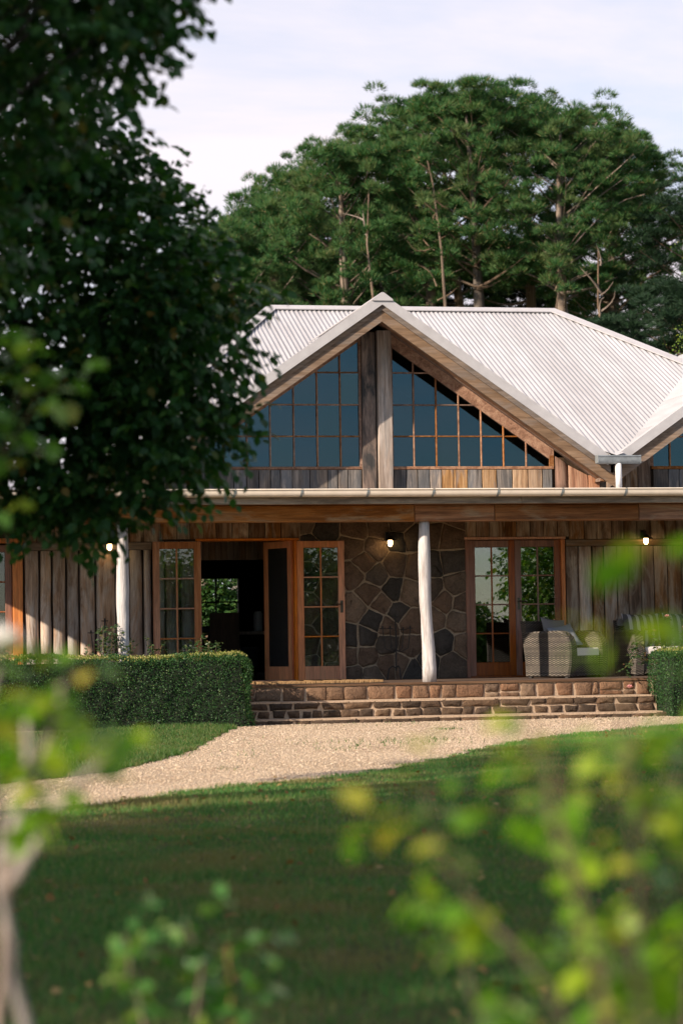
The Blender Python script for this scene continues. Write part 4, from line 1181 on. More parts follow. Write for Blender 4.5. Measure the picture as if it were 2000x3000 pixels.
def twig_leaves(rng, C0, D0, L, per, size, droop=.5, spread=.8):
    """for each twig (start, direction, length) put 'per' leaves along it, alternating"""
    n = len(C0); P, T, N, S = [], [], [], []
    side = norm(np.cross(D0, np.array([0, 0, 1.0])) + 1e-4)
    for k in range(per):
        u = (k + .6) / per
        p = C0 + D0 * (L * u)[:, None] + np.array([0, 0, -1.0]) * (L * u * u * .25)[:, None]
        sg = (1 if k % 2 else -1)
        tdir = norm(D0 * .6 + side * sg * spread + rng.normal(size=(n, 3)) * .35 + np.array([0, 0, -droop]))
        nn = norm(np.array([0, 0, 1.0]) + rng.normal(size=(n, 3)) * .55)
        P.append(p); T.append(tdir); N.append(nn); S.append(size * rng.uniform(.65, 1.2, n))
    return np.concatenate(P), np.concatenate(T), np.concatenate(N), np.concatenate(S)

def ell_points(rng, c, r, n, shell=.55):
    d = rvec(rng, n); rad_ = (shell + (1 - shell) * rng.random(n)) if shell else rng.random(n) ** (1 / 3)
    return np.array(c) + d * rad_[:, None] * np.array(r), d

def limb(mb, A, B, r0, r1, rng, n=5, sag=.05, sides=6):
    A, B = np.array(A, float), np.array(B, float); L = np.linalg.norm(B - A)
    pts, ra = [], []
    off = rng.normal(size=3) * L * sag
    for k in range(n + 1):
        u = k / n
        pts.append(tuple(A + (B - A) * u + off * math.sin(u * math.pi) + rng.normal(size=3) * L * .008)); ra.append(r0 + (r1 - r0) * u)
    mb.tube(pts, ra, sides); return pts

def broad_tree(name, base, trunk_top, ells, twigs, per, size, leaf_mat, bark_mat, label, cat='tree', group=None, seed=1, r0=.12, tmpl=(LEAF8_V, LEAF8_F), shell=.35, droop=.5, twig_len=.28, spread=.8):
    rng = np.random.default_rng(seed)
    o = tag(empty(name, base), label, cat, group)
    b = np.array(base)
    mb = MB()
    limb(mb, (0, 0, -.05), np.array(trunk_top) - b, r0, r0 * .55, rng, 7, .02, 10)
    mb.build('trunk', M[bark_mat], o, True)
    lb = MB()
    PP = []
    for (c, r), nt_ in zip(ells, twigs):
        c = np.array(c) - b
        tt = np.array(trunk_top) - b
        for k in range(4):
            e = c + rvec(rng, 1)[0] * np.array(r) * .55
            pts = limb(lb, tt * rng.uniform(.6, 1.0), e, r0 * .3, r0 * .06, rng, 5, .06, 5)
            for q in range(3):
                a = np.array(pts[2 + q]); limb(lb, a, a + rvec(rng, 1)[0] * np.array(r) * .5, r0 * .08, .004, rng, 3, .06, 4)
        p, d = ell_points(rng, c, r, nt_, shell)
        d = norm(d + rng.normal(size=d.shape) * .5)
        PP.append(twig_leaves(rng, p - d * twig_len * .5, d, np.full(len(p), twig_len) * rng.uniform(.6, 1.3, len(p)), per, size, droop, spread))
    lb.build('branch', M[bark_mat], o, True)
    P, T, N, S = (np.concatenate([q[i] for q in PP]) for i in range(4))
    V, F = leaves(P, T, N, S, *tmpl)
    f = link('crown', fast_mesh('crown', V, F), M[leaf_mat], o); tag(f, kind='stuff')
    return o

# pear tree at the left of the lawn; its crown hangs into view
CR = np.array([0.981, -0.193, 0]); CF = np.array([0.193, 0.981, 0])
def crown(c, r): return (c, r)
pear_ells = [((-6.00, -17.23, 3.15), (0.82, 1.00, 0.82)), ((-5.53, -17.43, 2.86), (0.56, 0.73, 0.67)), ((-5.59, -17.37, 2.29), (0.53, 0.67, 0.43)), ((-6.30, -17.23, 2.15), (0.67, 0.67, 0.47)), ((-6.74, -17.16, 2.72), (0.93, 1.06, 1.06)), ((-5.93, -17.30, 3.69), (0.48, 0.67, 0.29)),
             ((-6.61, -17.43, 4.07), (0.93, 1.06, 0.80)), ((-6.94, -17.30, 5.29), (1.06, 1.06, 0.93)), ((-7.62, -17.03, 3.13), (0.93, 1.06, 1.20)), ((-6.03, -17.30, 1.86), (0.40, 0.47, 0.19))]
broad_tree('pear_tree', (-8.05, -16.9, 0), (-7.7, -17.0, 3.1), pear_ells, [780, 470, 300, 380, 760, 190, 640, 380, 380, 120], 8, .066, 'pear_leaf', 'dark_bark', 'dark green pear tree overhanging the lawn with dense glossy leaves', seed=11, r0=.09, shell=.0, droop=.55, twig_len=.24)
near_ells = [((-6.52, -21.60, 3.46), (0.53, 0.64, 0.49)), ((-6.16, -21.54, 3.64), (0.32, 0.47, 0.30)), ((-6.43, -21.54, 4.23), (0.70, 0.70, 0.58)), ((-7.02, -21.48, 3.46), (0.70, 0.70, 1.05)), ((-6.79, -21.48, 2.81), (0.37, 0.47, 0.41))]
broad_tree('pear_tree', (-8.3, -21.4, 0), (-7.9, -21.5, 2.9), near_ells, [230, 130, 280, 340, 110], 8, .060, 'pear_leaf', 'dark_bark', 'nearer dark pear tree reaching in above the other crown', seed=12, r0=.08, shell=.0, droop=.55, twig_len=.24)

# ------------------------------------------------------------------ hedges
def hedge(name, x0, x1, y0, y1, h, label, seed, round_end=.12):
    rng = np.random.default_rng(seed)
    o = tag(empty(name, ((x0 + x1) / 2, (y0 + y1) / 2, 0)), label, 'hedge', 'clipped box hedges beside the steps')
    cx, cy = (x0 + x1) / 2, (y0 + y1) / 2
    hx, hy = (x1 - x0) / 2, (y1 - y0) / 2
    mb = MB(); i = .06
    mb.hexa([(-hx + i, -hy + i, 0), (hx - i, -hy + i, 0), (hx - i, hy - i, 0), (-hx + i, hy - i, 0), (-hx + i * 2, -hy + i * 2, h - i), (hx - i * 2, -hy + i * 2, h - i), (hx - i * 2, hy - i * 2, h - i), (-hx + i * 2, hy - i * 2, h - i)])
    mb.build('stems', M['hedge_inside'], o)
    def surf(n, face):
        u, v = rng.random(n), rng.random(n)
        if face == 'f': p = np.stack([-hx + 2 * hx * u, np.full(n, -hy), h * v], 1); nn = np.array([0, -1, 0.])
        if face == 'b': p = np.stack([-hx + 2 * hx * u, np.full(n, hy), h * v], 1); nn = np.array([0, 1, 0.])
        if face == 'l': p = np.stack([np.full(n, -hx), -hy + 2 * hy * u, h * v], 1); nn = np.array([-1, 0, 0.])
        if face == 'r': p = np.stack([np.full(n, hx), -hy + 2 * hy * u, h * v], 1); nn = np.array([1, 0, 0.])
        if face == 't': p = np.stack([-hx + 2 * hx * u, -hy + 2 * hy * v, np.full(n, h)], 1); nn = np.array([0, 0, 1.])
        # rounded edges: pull in near the corners
        r = round_end
        q = np.minimum(0, np.array([hx, hy]) - r - np.abs(p[:, :2])) ; 
        ex = np.clip(np.abs(p[:, 0]) - (hx - r), 0, r); ey = np.clip(np.abs(p[:, 1]) - (hy - r), 0, r); ez = np.clip(p[:, 2] - (h - r), 0, r)
        L = np.sqrt(ex ** 2 + ey ** 2 + ez ** 2) + 1e-9; k = np.where(L > r, r / L, 1.0)
        p[:, 0] -= np.sign(p[:, 0]) * ex * (1 - k); p[:, 1] -= np.sign(p[:, 1]) * ey * (1 - k); p[:, 2] -= ez * (1 - k)
        lump = .026 * np.sin(p[:, 0] * 7 + p[:, 2] * 5) + .014 * np.sin(p[:, 0] * 17 - p[:, 2] * 11) + .02 * np.sin(p[:, 0] * 2.3 + 1)
        if face != 't': p[:, 2] = p[:, 2] * (1 + .02 * np.sin(p[:, 0] * 3.1))
        p += nn * (lump + rng.normal(size=n) * .013 - np.abs(rng.normal(size=n)) * .012)[:, None]
        return p, np.tile(nn, (n, 1))
    dens = 5200
    A = {'f': 2 * hx * h, 'b': 2 * hx * h * .25, 'l': 2 * hy * h, 'r': 2 * hy * h, 't': 4 * hx * hy}
    Ps, Ns = zip(*[surf(int(dens * A[f] * (1 if f in 'ft' or True else 1)), f) for f in 'fblrt'])
    P, Nn = np.concatenate(Ps), np.concatenate(Ns); n = len(P)
    T = norm(Nn * .55 + rng.normal(size=(n, 3)) * .7 + np.array([0, 0, .55])); NN = norm(Nn + rng.normal(size=(n, 3)) * .8)
    V, F = leaves(P, T, NN, rng.uniform(.014, .026, n), LEAF2_V, LEAF2_F)
    tag(link('foliage', fast_mesh('foliage', V, F), M['hedge_leaf'], o), kind='stuff')
    nt2 = int(1500 * 4 * hx * hy)
    p = np.stack([-hx + .05 + (2 * hx - .1) * rng.random(nt2), -hy + .04 + (2 * hy - .08) * rng.random(nt2), np.full(nt2, h)], 1)
    ex = np.clip(np.abs(p[:, 0]) - (hx - round_end), 0, 9); ey = np.clip(np.abs(p[:, 1]) - (hy - round_end), 0, 9)
    p[:, 2] += -(ex ** 2 + ey ** 2) / (2 * round_end) * 1.3 + np.abs(rng.normal(size=nt2)) * .016 + .02 * np.sin(p[:, 0] * 2.3 + 1)
    V, F = leaves(p, norm(rng.normal(size=(nt2, 3)) * .6 + np.array([0, 0, 1.])), rvec(rng, nt2), rng.uniform(.016, .032, nt2), LEAF2_V, LEAF2_F)
    tag(link('lit_top_growth', fast_mesh('lit_top_growth', V, F), M['hedge_lit_top_leaf'], o), kind='stuff')  # pale top leaves; sun on the hedge top is put into their colour
    return o
hedge('box_hedge', -8.6, -2.50, -1.05, -.30, .87, 'long clipped box hedge in front of the log wall', 21)
hedge('box_hedge', 2.93, 5.2, -1.0, -.10, .86, 'clipped box hedge beside the sofa end of the steps', 22)

# ------------------------------------------------------------------ roses
def rose(name, base, canes, size, leaf_mat, cane_mat, label, cat='rose bush', group=None, flowers=(), seed=5, tmpl=(LEAF8_V, LEAF8_F), per=7, cr=.006, density=1.0, minh=.3):
    """canes: list of lists of world points"""
    rng = np.random.default_rng(seed)
    o = tag(empty(name, base), label, cat, group); b = np.array(base)
    PP = []
    for pts in canes:
        q = [np.array(p) - b for p in pts]
        # smooth the cane
        fine = []
        for i in range(len(q) - 1):
            for k in range(4):
                fine.append(q[i] + (q[i + 1] - q[i]) * k / 4 + rng.normal(size=3) * .004)
        fine.append(q[-1])
        n = len(fine)
        mb = MB(); mb.tube([tuple(p) for p in fine], [cr * (1.25 - .8 * i / n) for i in range(n)], 7); mb.build('cane', M[cane_mat], o, True)
        for i in range(1, n):
            if fine[i][2] + b[2] < minh: continue
            for _ in range(max(1, int(round(density * (1.3 if i > n * .45 else .7) + rng.random() - .5)))):
                d = norm((fine[i] - fine[i - 1])[None] * .6 / np.linalg.norm(fine[i] - fine[i - 1]) + rvec(rng, 1) * 1.0)
                L = np.array([size * rng.uniform(1.4, 2.6)])
                PP.append(twig_leaves(rng, fine[i][None], d, L, per, size, .35, .9))
    P, T, N, S = (np.concatenate([w[i] for w in PP]) for i in range(4))
    V, F = leaves(P, T, N, S, *tmpl)
    tag(link('foliage', fast_mesh('foliage', V, F), M[leaf_mat], o), kind='stuff')
    for (p, r, mt) in flowers:
        mb = MB(); p = np.array(p) - b
        for ring, (k, rr_, zz_) in enumerate(((5, 1.0, 0.0), (5, .7, .25), (4, .4, .45))):
            for j in range(k):
                a = 2 * math.pi * (j + ring * .5) / k; c_, s_ = math.cos(a), math.sin(a)
                def pt(u, w, z): return (p[0] + r * (rr_ * u * c_ - w * s_), p[1] + r * (rr_ * u * s_ + w * c_), p[2] + r * (zz_ * .4 + z))
                mb.add([pt(.1, 0, 0), pt(.7, -.5, .35), pt(1.0, 0, .55 + zz_ * .5), pt(.7, .5, .35)], [(0, 1, 2), (0, 2, 3)])
        mb.build('flower', M[mt], o)
    return o

def bush_canes(base, n, h, spread, seed):
    r = random.Random(seed); out = []
    for k in range(n):
        a = r.uniform(0, 2 * math.pi); d = r.uniform(.25, 1) * spread; hh = h * r.uniform(.7, 1.0)
        out.append([base, (base[0] + d * .35 * math.cos(a), base[1] + d * .35 * math.sin(a), base[2] + hh * .45), (base[0] + d * .75 * math.cos(a), base[1] + d * .75 * math.sin(a), base[2] + hh * .8), (base[0] + d * math.cos(a), base[1] + d * math.sin(a), base[2] + hh)])
    return out
GR_ = 'roses growing behind the hedges'
for i, (x, y, n, h, sp, lb) in enumerate([(-4.20, -.12, 9, 1.30, .26, 'tallest leafy rose bush behind the long hedge, left of the white post'), (-3.72, -.1, 9, 1.12, .34, 'low spreading rose bush at the foot of the white post'),
                                   (-3.05, -.08, 11, 1.17, .40, 'leggy rose bush behind the long hedge before the faded door'), (-5.6, -.1, 8, 1.05, .3, 'rose bush behind the long hedge before the far left door')]):
    b = (x, y, 0.0)
    rose('rose_bush', b, bush_canes(b, n, h, sp, 40 + i), .045, 'garden_rose_leaf', 'cane_bark', lb, group=GR_, seed=50 + i, cr=.005, per=6, density=1.2, minh=.6, tmpl=(LEAF2_V, LEAF2_F))
b = (3.45, .05, 0.0)
rose('rose_bush', b, bush_canes(b, 16, 1.28, .5, 77) + [[b, (3.1, -.1, .6), (2.80, -.1, .8), (2.62, -.12, .62)], [b, (3.15, -.05, .6), (2.85, -.05, .95), (2.75, -.1, .78)]], .05, 'garden_rose_leaf', 'cane_bark', 'rose bush with pink blooms behind the hedge by the sofa', group=GR_,
     flowers=[((3.18, -.25, 1.28), .045, 'pink_petal'), ((2.62, -.32, .36), .05, 'pink_petal'), ((3.42, -.2, 1.14), .03, 'pink_petal'), ((3.62, -.3, 1.2), .03, 'pink_petal'), ((3.05, -.1, 1.1), .03, 'pink_petal')], seed=61, cr=.005, per=7, density=1.8, minh=.45, tmpl=(LEAF2_V, LEAF2_F))
# ------------------------------------------------------------------ foreground bushes
CAM0 = np.array([-7.2, -30.8, 0.0])
def fg(l, D, z): return tuple(CAM0 + CR * l + CF * D + np.array([0, 0, z]))
def path(*a): return [fg(*p) for p in a]
can = [path((0.330, 3.0, 0), (0.315, 3.0, .55), (0.210, 3.0, .70), (0.110, 3.02, .82), (0.100, 3.02, .90)),
       path((0.330, 3.0, 0), (0.320, 3.0, .60), (0.290, 3.0, .75), (0.255, 3.0, .87), (0.220, 3.0, .93)),
       path((0.340, 3.0, 0), (0.350, 3.05, .62), (0.380, 3.05, .77), (0.360, 3.05, .90), (0.350, 3.05, .955)),
       path((0.450, 3.0, 0), (0.420, 3.0, .65), (0.435, 3.0, .80), (0.410, 3.0, .91)),
       path((0.290, 3.1, 0), (0.210, 3.1, .5), (0.160, 3.1, .62), (0.140, 3.1, .72)),
       path((0.350, 3.1, 0), (0.380, 3.1, .5), (0.350, 3.1, .64), (0.320, 3.12, .70))]
rose('rose_bush', fg(.3, 3.0, 0), can, .046, 'rose_leaf', 'cane_bark', 'bright green rose bush with brown canes close in front of lawn', group='roses at the edge of the lawn', seed=71, cr=.0034, per=4, density=.5, minh=.5)
can = [path((.44, 2.9, 0), (.42, 2.9, .6), (.43, 2.9, .75), (.435, 2.85, .88), (.425, 2.8, 1.0), (.42, 2.8, 1.13), (.395, 2.78, 1.18))]
rose('rose_shoot', fg(.44, 2.9, 0), can, .062, 'rose_leaf', 'cane_bark', 'tall single rose cane with broad leaves beside bright bush', group='roses at the edge of the lawn', seed=79, cr=.003, per=2, density=.2, minh=.7)
can = [path((.30, 2.3, 0), (.285, 2.3, .7), (.265, 2.3, .98), (.258, 2.3, 1.085)), path((.30, 2.3, 0), (.24, 2.3, .75), (.19, 2.3, .97), (.170, 2.3, 1.03))]
rose('rose_shoot', fg(.3, 2.3, 0), can, .036, 'rose_leaf', 'cane_bark', 'slender yellow green rose shoots rising nearest the lens', group='roses at the edge of the lawn', seed=72, cr=.003, per=2, density=.3, minh=1.04)
can = [path((-0.505, 3.5, 0), (-0.500, 3.5, .45), (-0.492, 3.5, .66), (-0.488, 3.5, .80), (-0.455, 3.5, .89), (-0.420, 3.5, .98), (-0.390, 3.5, 1.06)),
       path((-0.450, 3.5, 0), (-0.458, 3.5, .5), (-0.486, 3.5, .66), (-0.498, 3.5, .82), (-0.520, 3.5, .98), (-0.495, 3.5, 1.06)),
       path((-0.488, 3.5, .74), (-0.430, 3.47, .84), (-0.370, 3.42, .90), (-0.330, 3.4, .935)),
       path((-0.490, 3.5, .76), (-0.460, 3.5, .90), (-0.460, 3.52, .99))]
rose('standard_rose', fg(-.47, 3.5, 0), can, .046, 'rose_leaf', 'pale_stem', 'pale stemmed standard rose with a white bloom left of lawn', group='roses at the edge of the lawn', seed=73, cr=.009, per=4, density=.85, minh=.84,
     flowers=[(fg(-.492, 3.46, 1.075), .05, 'white_petal')])
can = [path((-.30, 4.5, 0), (-.36, 4.5, .32), (-.40, 4.5, .48), (-.41, 4.5, .55)), path((-.30, 4.5, 0), (-.30, 4.5, .3), (-.27, 4.5, .48), (-.30, 4.5, .58)),
       path((-.30, 4.5, 0), (-.24, 4.5, .28), (-.21, 4.5, .42), (-.22, 4.5, .53)), path((-.30, 4.5, 0), (-.2, 4.5, .22), (-.17, 4.5, .34), (-.18, 4.5, .40))]
rose('rose_bush', fg(-.3, 4.5, 0), can, .045, 'dark_rose_leaf', 'cane_bark', 'low dark green rose bush standing in the shade of lawn', group='roses at the edge of the lawn', seed=74, cr=.005, per=5, density=.9, minh=.15)
can = [path((-1.0, 5.5, 0), (-.95, 5.5, 1.0), (-.78, 5.5, 1.5), (-.68, 5.5, 1.66), (-.62, 5.5, 1.68)), path((-1.0, 5.5, 0), (-.9, 5.5, 1.2), (-.74, 5.5, 1.62), (-.70, 5.5, 1.78))]
rose('tall_shrub', fg(-1.0, 5.5, 0), can, .055, 'near_leaf', 'cane_bark', 'tall shrub with sunlit green shoots before the dark pear crown', 'shrub', seed=75, cr=.002, per=4, density=.8, minh=1.35)

# ------------------------------------------------------------------ pines
def pine_crown_mesh(H, r, z0, seed, mat, nl=70, spikes=190, clump=.28):
    rng = np.random.default_rng(seed)
    lb = MB(); C0 = []
    for k in range(nl):
        u = (k + rng.random()) / nl
        z = z0 + (H - z0) * u ** .9
        prof = math.sqrt(max(0.02, 1 - ((u - .28) / .74) ** 2)) if u > .28 else .72 + u
        a = k * 2.399 + rng.normal() * .3
        L = r * prof * rng.uniform(.72, 1.12)
        d = np.array([math.cos(a), math.sin(a), rng.uniform(.15, .55) + u * .6])
        A = np.array([0, 0, max(z0 * .9, z - L * .45)]); B = A + d * L
        B[2] = min(B[2], H - .2)
        limb(lb, A, B, .05 * (1.2 - u * .7), .012, rng, 4, .05, 4)
        m = rng.integers(5, 9)
        for q in range(m):
            w = rng.uniform(.55, 1.05) if q else 1.0
            C0.append(A + (B - A) * w + rng.normal(size=3) * np.array([.38, .38, .30]) + np.array([0, 0, .1]))
    for k in range(10): C0.append(np.array([rng.normal() * .35, rng.normal() * .35, H - .5 - abs(rng.normal()) * .5]))
    C0 = np.array(C0); n = len(C0)
    sc = rng.uniform(.75, 1.6, n)
    off = norm(rng.normal(size=(n, spikes, 3)))
    off[..., 2] = np.abs(off[..., 2]) * .75 - .12
    off *= (clump * rng.uniform(.55, 1.0, (n, spikes)) ** .6)[..., None] * sc[:, None, None]
    off += rng.normal(size=(n, 1, 3)) * .05
    P = (C0[:, None, :] + off).reshape(-1, 3)
    T = norm(norm(off).reshape(-1, 3) * 1.2 + np.array([0, 0, .6]) + rng.normal(size=P.shape) * .35)
    S = rng.uniform(.16, .30, len(P)); Wd = rng.uniform(.02, .038, len(P))
    V, F = leaves(P, T, rvec(rng, len(P)), S, BLADE_V, BLADE_F, Wd)
    return fast_mesh('crown', V, F), lb.mesh('limbs')

VAR = [pine_crown_mesh(22, 3.3, 15.2, 100 + i, 'pine_needle', nl=50) for i in range(4)]
OPEN_ = pine_crown_mesh(22, 3.3, 12.0, 140, 'pine_needle', nl=34)
VAR.append(OPEN_)
LOW = [pine_crown_mesh(19, 3.3, 9.5, 120 + i, 'pine_needle', nl=70) for i in range(2)]
def pine(x, y, H, r, var, label, group, mat='pine_needle', lean=(0, 0), seed=0):
    rng = np.random.default_rng(seed)
    me, lm = var; H0 = 22 if var in VAR else 19
    o = tag(empty('pine_tree', (x, y, 0), rng.uniform(0, 6.28)), label, 'pine', group)
    mb = MB(); pts, ra = [], []
    for k in range(12):
        u = k / 11; pts.append((lean[0] * u * u + .15 * math.sin(u * 6 + seed), lean[1] * u * u + .15 * math.cos(u * 5 + seed), H * .97 * u)); ra.append(.36 * (1 - u) ** .75 + .04)
    mb.tube(pts, ra, 8); mb.build('trunk', M['pine_bark'], o, True)
    s = H / H0
    for nm, m_, mt in (('branches', lm, 'pine_bark'), ('crown', me, mat)):
        if not m_.materials: m_.materials.append(M[mt])
        c = link(nm, m_, None, o); c.scale = (r / 3.3, r / 3.3, s)
        c.location = (lean[0] * .6, lean[1] * .6, 0)
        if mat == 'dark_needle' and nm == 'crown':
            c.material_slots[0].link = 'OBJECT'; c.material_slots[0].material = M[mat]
        if nm == 'crown': c['kind'] = 'stuff'
    return o
PL = 'tall green pine with bare grey trunk in the grove behind the roof'
PG = 'pine grove behind the house'
pines = [(13.72, 66.0, 22.7, 3.1, 0), (13.81, 58.86, 22.35, 3.2, 1), (17.57, 66.19, 24.0, 3.2, 2), (16.01, 57.41, 22.3, 3.1, 3), (18.74, 61.94, 22.9, 3.2, 0), (18.55, 56.95, 21.4, 3.2, 1), (22.0, 63.4, 22.2, 3.2, 2), (21.4, 57.44, 20.6, 3.3, 3), (24.0, 62.0, 20.0, 3.3, 4)]
for i, (x, y, H, r, v) in enumerate(pines): pine(x, y, H - .9, r, VAR[v], PL, PG, seed=i, lean=((i * 37 % 11 - 5) * .35, (i * 17 % 7 - 3) * .25))
PL2 = 'shorter pine leafy almost to the roofline at the grove edge'
for i, (x, y, H, r, v) in enumerate([(6.6, 59.5, 16.4, 2.7, 0), (8.5, 63.1, 18.2, 2.8, 1), (10.5, 66.8, 20.0, 2.9, 0), (10.7, 58.6, 19.4, 3.0, 1), (4.0, 62.0, 14.5, 2.8, 0)]):
    pine(x, y, H, r, LOW[v], PL2, PG, seed=20 + i)
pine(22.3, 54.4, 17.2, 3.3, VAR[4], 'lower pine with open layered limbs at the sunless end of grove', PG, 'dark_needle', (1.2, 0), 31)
PL3 = 'dark pine filling the depth of the grove'
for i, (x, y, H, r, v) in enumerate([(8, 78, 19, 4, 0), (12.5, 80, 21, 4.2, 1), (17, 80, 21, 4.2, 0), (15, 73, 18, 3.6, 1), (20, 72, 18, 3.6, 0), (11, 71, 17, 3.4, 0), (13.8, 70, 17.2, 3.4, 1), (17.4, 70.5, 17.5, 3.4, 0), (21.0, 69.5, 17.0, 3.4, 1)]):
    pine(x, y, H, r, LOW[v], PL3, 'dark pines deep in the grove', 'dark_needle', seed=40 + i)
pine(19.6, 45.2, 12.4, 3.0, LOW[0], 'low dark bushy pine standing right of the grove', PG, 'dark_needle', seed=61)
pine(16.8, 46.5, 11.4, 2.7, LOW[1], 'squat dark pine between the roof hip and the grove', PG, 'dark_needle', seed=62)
# dead snags leaning among the trunks
for i, (x, y, z0, z1, dx, lb) in enumerate([(12.3, 56.5, 13.2, 17.5, -1.3, 'bare dead snag slanting left in front of the grove'), (14.2, 56.2, 13.0, 20.2, -.7, 'bare pale snag standing high among the pines'), (17.6, 55.0, 12.0, 16.2, .4, 'short bare snag between pine trunks'), (16.4, 45, 10, 13.6, .2, 'thin bare snag above the dark pines')]):
    rng = np.random.default_rng(300 + i)
    o = tag(empty('dead_tree', (x, y, 0)), lb, 'dead tree', 'dead trees in the grove')
    mb = MB(); limb(mb, (0, 0, 0), (dx, .2, z1), .13, .02, rng, 9, .02, 6); mb.build('trunk', M['pine_bark'], o)
    mb = MB()
    for k in range(9):
        u = rng.uniform(.55, .98); A = np.array([dx * u, .2 * u, z1 * u]); limb(mb, A, A + np.array([rng.normal() * 1.0, rng.normal() * .5, rng.uniform(.2, 1.0)]), .04, .008, rng, 4, .08, 4)
    tag(mb.build('branches', M['pine_bark'], o), kind='stuff')

# ------------------------------------------------------------------ other trees
B2 = (LEAF2_V, LEAF2_F)
broad_tree('birch_tree', (9.7, 14.8, 0), (9.5, 14.7, 6.5), [((9.15, 14.7, 6.2), (.72, .7, 1.0)), ((9.45, 14.7, 8.3), (.70, .7, 1.6)), ((8.95, 14.6, 7.0), (.50, .5, .4)), ((10.2, 14.8, 7.2), (1.2, 1, 2.0))], [300, 220, 60, 300], 8, .055, 'birch_leaf', 'birch_bark', 'birch with yellow green hanging leaves beside the roof hip', seed=81, r0=.11, tmpl=B2, shell=.1, droop=1.0, twig_len=.55)
broad_tree('garden_tree', (0.3, 20.5, 0), (0.2, 20.3, 1.6), [((0.1, 19.6, 1.7), (1.6, 1.0, 1.5)), ((-1.6, 20, 2.0), (1.4, 1.0, 1.6))], [1100, 800], 7, .13, 'tree_leaf', 'dark_bark', 'light green garden tree seen through the rear window', seed=82, tmpl=B2, shell=.2)
broad_tree('shade_tree', (-11.9, -18.1, 0), (-11.9, -18.1, 7.0), [((-11.9, -18.1, 9.4), (3.9, 3.9, 4.2)), ((-11.4, -16.6, 9.2), (2.6, 2.4, 3.4))], [3600, 1100], 7, .24, 'tree_leaf', 'dark_bark', 'tall shade tree left of the gravel with a high crown', seed=83, r0=.32, tmpl=B2, shell=.1, twig_len=.8)
broad_tree('shade_tree', (-16.1, -27.2, 0), (-16.1, -27.2, 6.0), [((-16.1, -27.2, 8.3), (3.6, 3.6, 5.8))], [4000], 7, .24, 'tree_leaf', 'dark_bark', 'tall shade tree far left of the lawn', seed=84, r0=.32, tmpl=B2, shell=.1, twig_len=.8)
broad_tree('shade_tree', (-14.6, -23.6, 0), (-14.6, -23.6, 6.0), [((-14.6, -23.6, 8.6), (3.6, 3.6, 5.6))], [4000], 7, .24, 'tree_leaf', 'dark_bark', 'tall shade tree between the gravel and the far left tree', seed=85, r0=.32, tmpl=B2, shell=.1, twig_len=.8)
for i, (x, y, h, r, lb) in enumerate([(7.9, -26.0, 2.0, 1.4, 'rounded low garden bush mirrored in the closed doors'), (10.9, -26.5, 4.7, 1.8, 'taller garden tree across the lawn from the closed doors'), (14.0, -26.0, 4.4, 2.1, 'broad garden tree across the lawn to the right'), (4.4, -27.5, 3.9, 1.7, 'small garden tree behind the lawn edge'), (0.8, -28.3, 3.6, 1.7, 'bushy garden tree nearest to the roses')]):
    broad_tree('garden_tree', (x, y, 0), (x, y, h * .5), [((x, y, h * .56), (r, r, h * .46))], [1500], 7, .15, 'near_leaf', 'dark_bark', lb, seed=90 + i, tmpl=B2, shell=.3, twig_len=.4, group='garden trees behind the viewer')

# ------------------------------------------------------------------ grass, weeds, gravel stones
rng = np.random.default_rng(500)
LAWN = EDGE + [(30, -45), (-30, -45)]
def scatter(poly, x0, x1, y0, y1, dens, jitter=.06):
    n = int((x1 - x0) * (y1 - y0) * dens)
    P = np.stack([rng.uniform(x0, x1, n), rng.uniform(y0, y1, n)], 1)
    rel = P - CAM0[:2]; D = rel @ CF[:2]; l = rel @ CR[:2]
    P = P[(np.abs(l) < .155 * D + .9) & (D > 5.3)]
    w = P + np.stack([np.sin(P[:, 0] * 9 + P[:, 1] * 4), np.cos(P[:, 1] * 11 - P[:, 0] * 3)], 1) * jitter + rng.normal(size=P.shape) * jitter * .6
    return P[in_poly(w, poly)]
def grass(name, P, h0, h1, w0, mat, label, cat):
    n = len(P); D = (P - CAM0[:2]) @ CF[:2]
    patch = .75 + .35 * np.sin(P[:, 0] * 1.7 + np.sin(P[:, 1] * 1.1) * 2) * np.sin(P[:, 1] * 1.9 + 1)
    S = rng.uniform(h0, h1, n) * patch
    P3 = np.concatenate([P, np.zeros((n, 1))], 1)
    T = norm(rng.normal(size=(n, 3)) * np.array([.42, .42, .1]) + np.array([0, 0, 1.]))
    V, F = leaves(P3, T, rvec(rng, n), S, BLADE_V, BLADE_F, w0 * (1 + D / 14))
    return tag(link(name, fast_mesh(name, V, F), mat), label, cat, kind='stuff')
G1 = np.concatenate([scatter(LAWN, -10, -2, -26.5, -17, 4200), scatter(LAWN, -10, 6, -17, -1.2, 2300)])
grass('lawn_grass', G1, .022, .05, .0032, M['grass_blade'], 'short mown lawn grass in shade with dry patches', 'grass')
G2 = scatter(VERGE, -12, -2, -18, -1, 3600, .035)
grass('verge_grass', G2, .035, .085, .0032, M['verge_blade'], 'sunlit longer grass on the verge in front of the hedge', 'grass')
wd = []
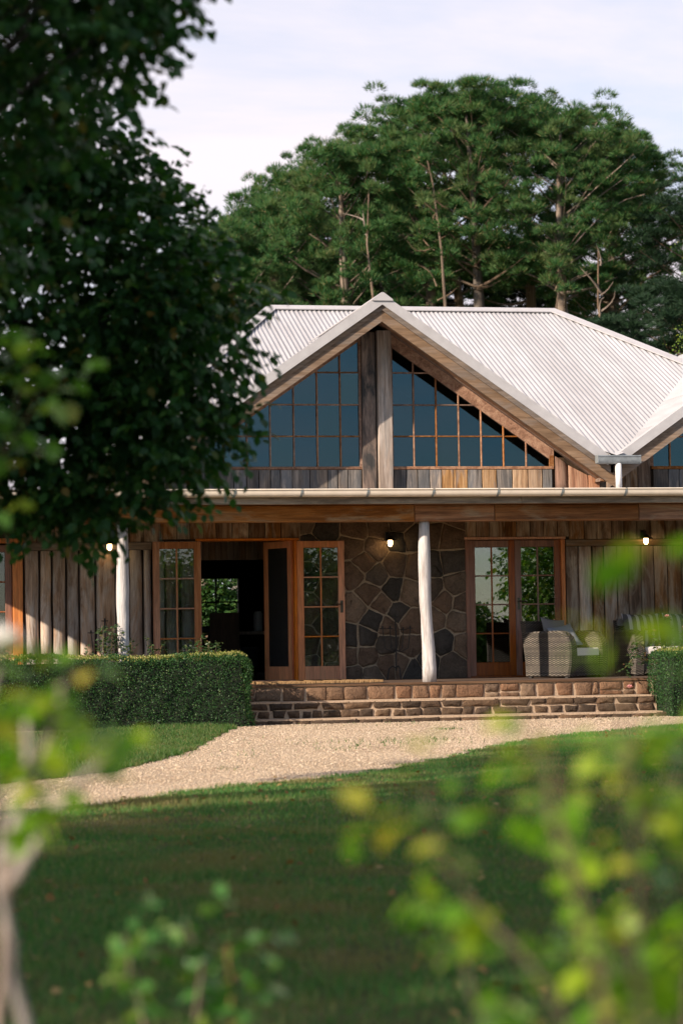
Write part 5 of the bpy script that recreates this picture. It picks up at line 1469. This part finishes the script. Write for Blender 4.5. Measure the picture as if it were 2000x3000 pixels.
for cx, cy, n_, s_ in [(-2.3, -6.6, 60, .40), (-1.75, -6.3, 90, .30), (-1.35, -6.0, 40, .16), (-3.1, -5.4, 25, .4), (-2.6, -7.6, 40, .2), (-4.2, -10.6, 20, .1), (3.3, -3.1, 300, .22), (-3.6, -8.2, 25, .4), (2.2, -1.4, 60, .3), (-0.6, -3.4, 40, .08), (-1.1, -1.0, 60, .5)]:
    wd.append(np.stack([rng.normal(cx, s_, n_), rng.normal(cy, s_ * 1.3, n_)], 1))
grass('weeds', np.concatenate(wd), .02, .06, .004, M['verge_blade'], 'sparse green weeds sprouting in the gravel', 'weeds')

GP = scatter(GRAVEL, -10, 6, -18, -.7, 620, .02)
GP = GP[~in_poly(GP, VERGE)]
n = len(GP)
OV = np.array([(1, 0, 0), (-1, 0, 0), (0, 1, 0), (0, -1, 0), (0, 0, .75), (0, 0, -.5)], float)
OF = np.array([(0, 2, 4), (2, 1, 4), (1, 3, 4), (3, 0, 4), (2, 0, 5), (1, 2, 5), (3, 1, 5), (0, 3, 5)])
sz = rng.uniform(.004, .011, n); sz[rng.random(n) < .03] *= 1.8
ang = rng.uniform(0, 6.28, n); ca, sa = np.cos(ang), np.sin(ang)
B = OV[None] * (sz[:, None] * np.ones((1, 3)) * np.stack([np.ones(n), rng.uniform(.6, 1, n), rng.uniform(.5, .9, n)], 1))[:, None, :]
V = np.stack([B[..., 0] * ca[:, None] - B[..., 1] * sa[:, None], B[..., 0] * sa[:, None] + B[..., 1] * ca[:, None], B[..., 2]], -1) + np.concatenate([GP, np.zeros((n, 1))], 1)[:, None, :]
F = OF[None] + (np.arange(n) * 6)[:, None, None]
tag(link('gravel_stones', fast_mesh('gravel_stones', V.reshape(-1, 3), F.reshape(-1, 3)), M['pebble']), 'loose pale pink beige gravel stones on the path', 'gravel', kind='stuff')

fl = G1[rng.random(len(G1)) < .0022]; n = len(fl)
V, F = leaves(np.concatenate([fl, rng.uniform(.025, .045, (n, 1))], 1), norm(rng.normal(size=(n, 3)) * np.array([1, 1, .25])), norm(np.array([0, 0, 1.]) + rng.normal(size=(n, 3)) * .35), rng.uniform(.025, .055, n))
leafmat('dry_leaf', [(0.0, (0.12, 0.06, 0.025)), (0.6, (0.22, 0.13, 0.05)), (1.0, (0.30, 0.22, 0.09))], .2, .8, .1)
tag(link('fallen_leaves', fast_mesh('fallen_leaves', V, F), M['dry_leaf']), 'small brown fallen leaves lying scattered over the lawn', 'leaves', kind='stuff')
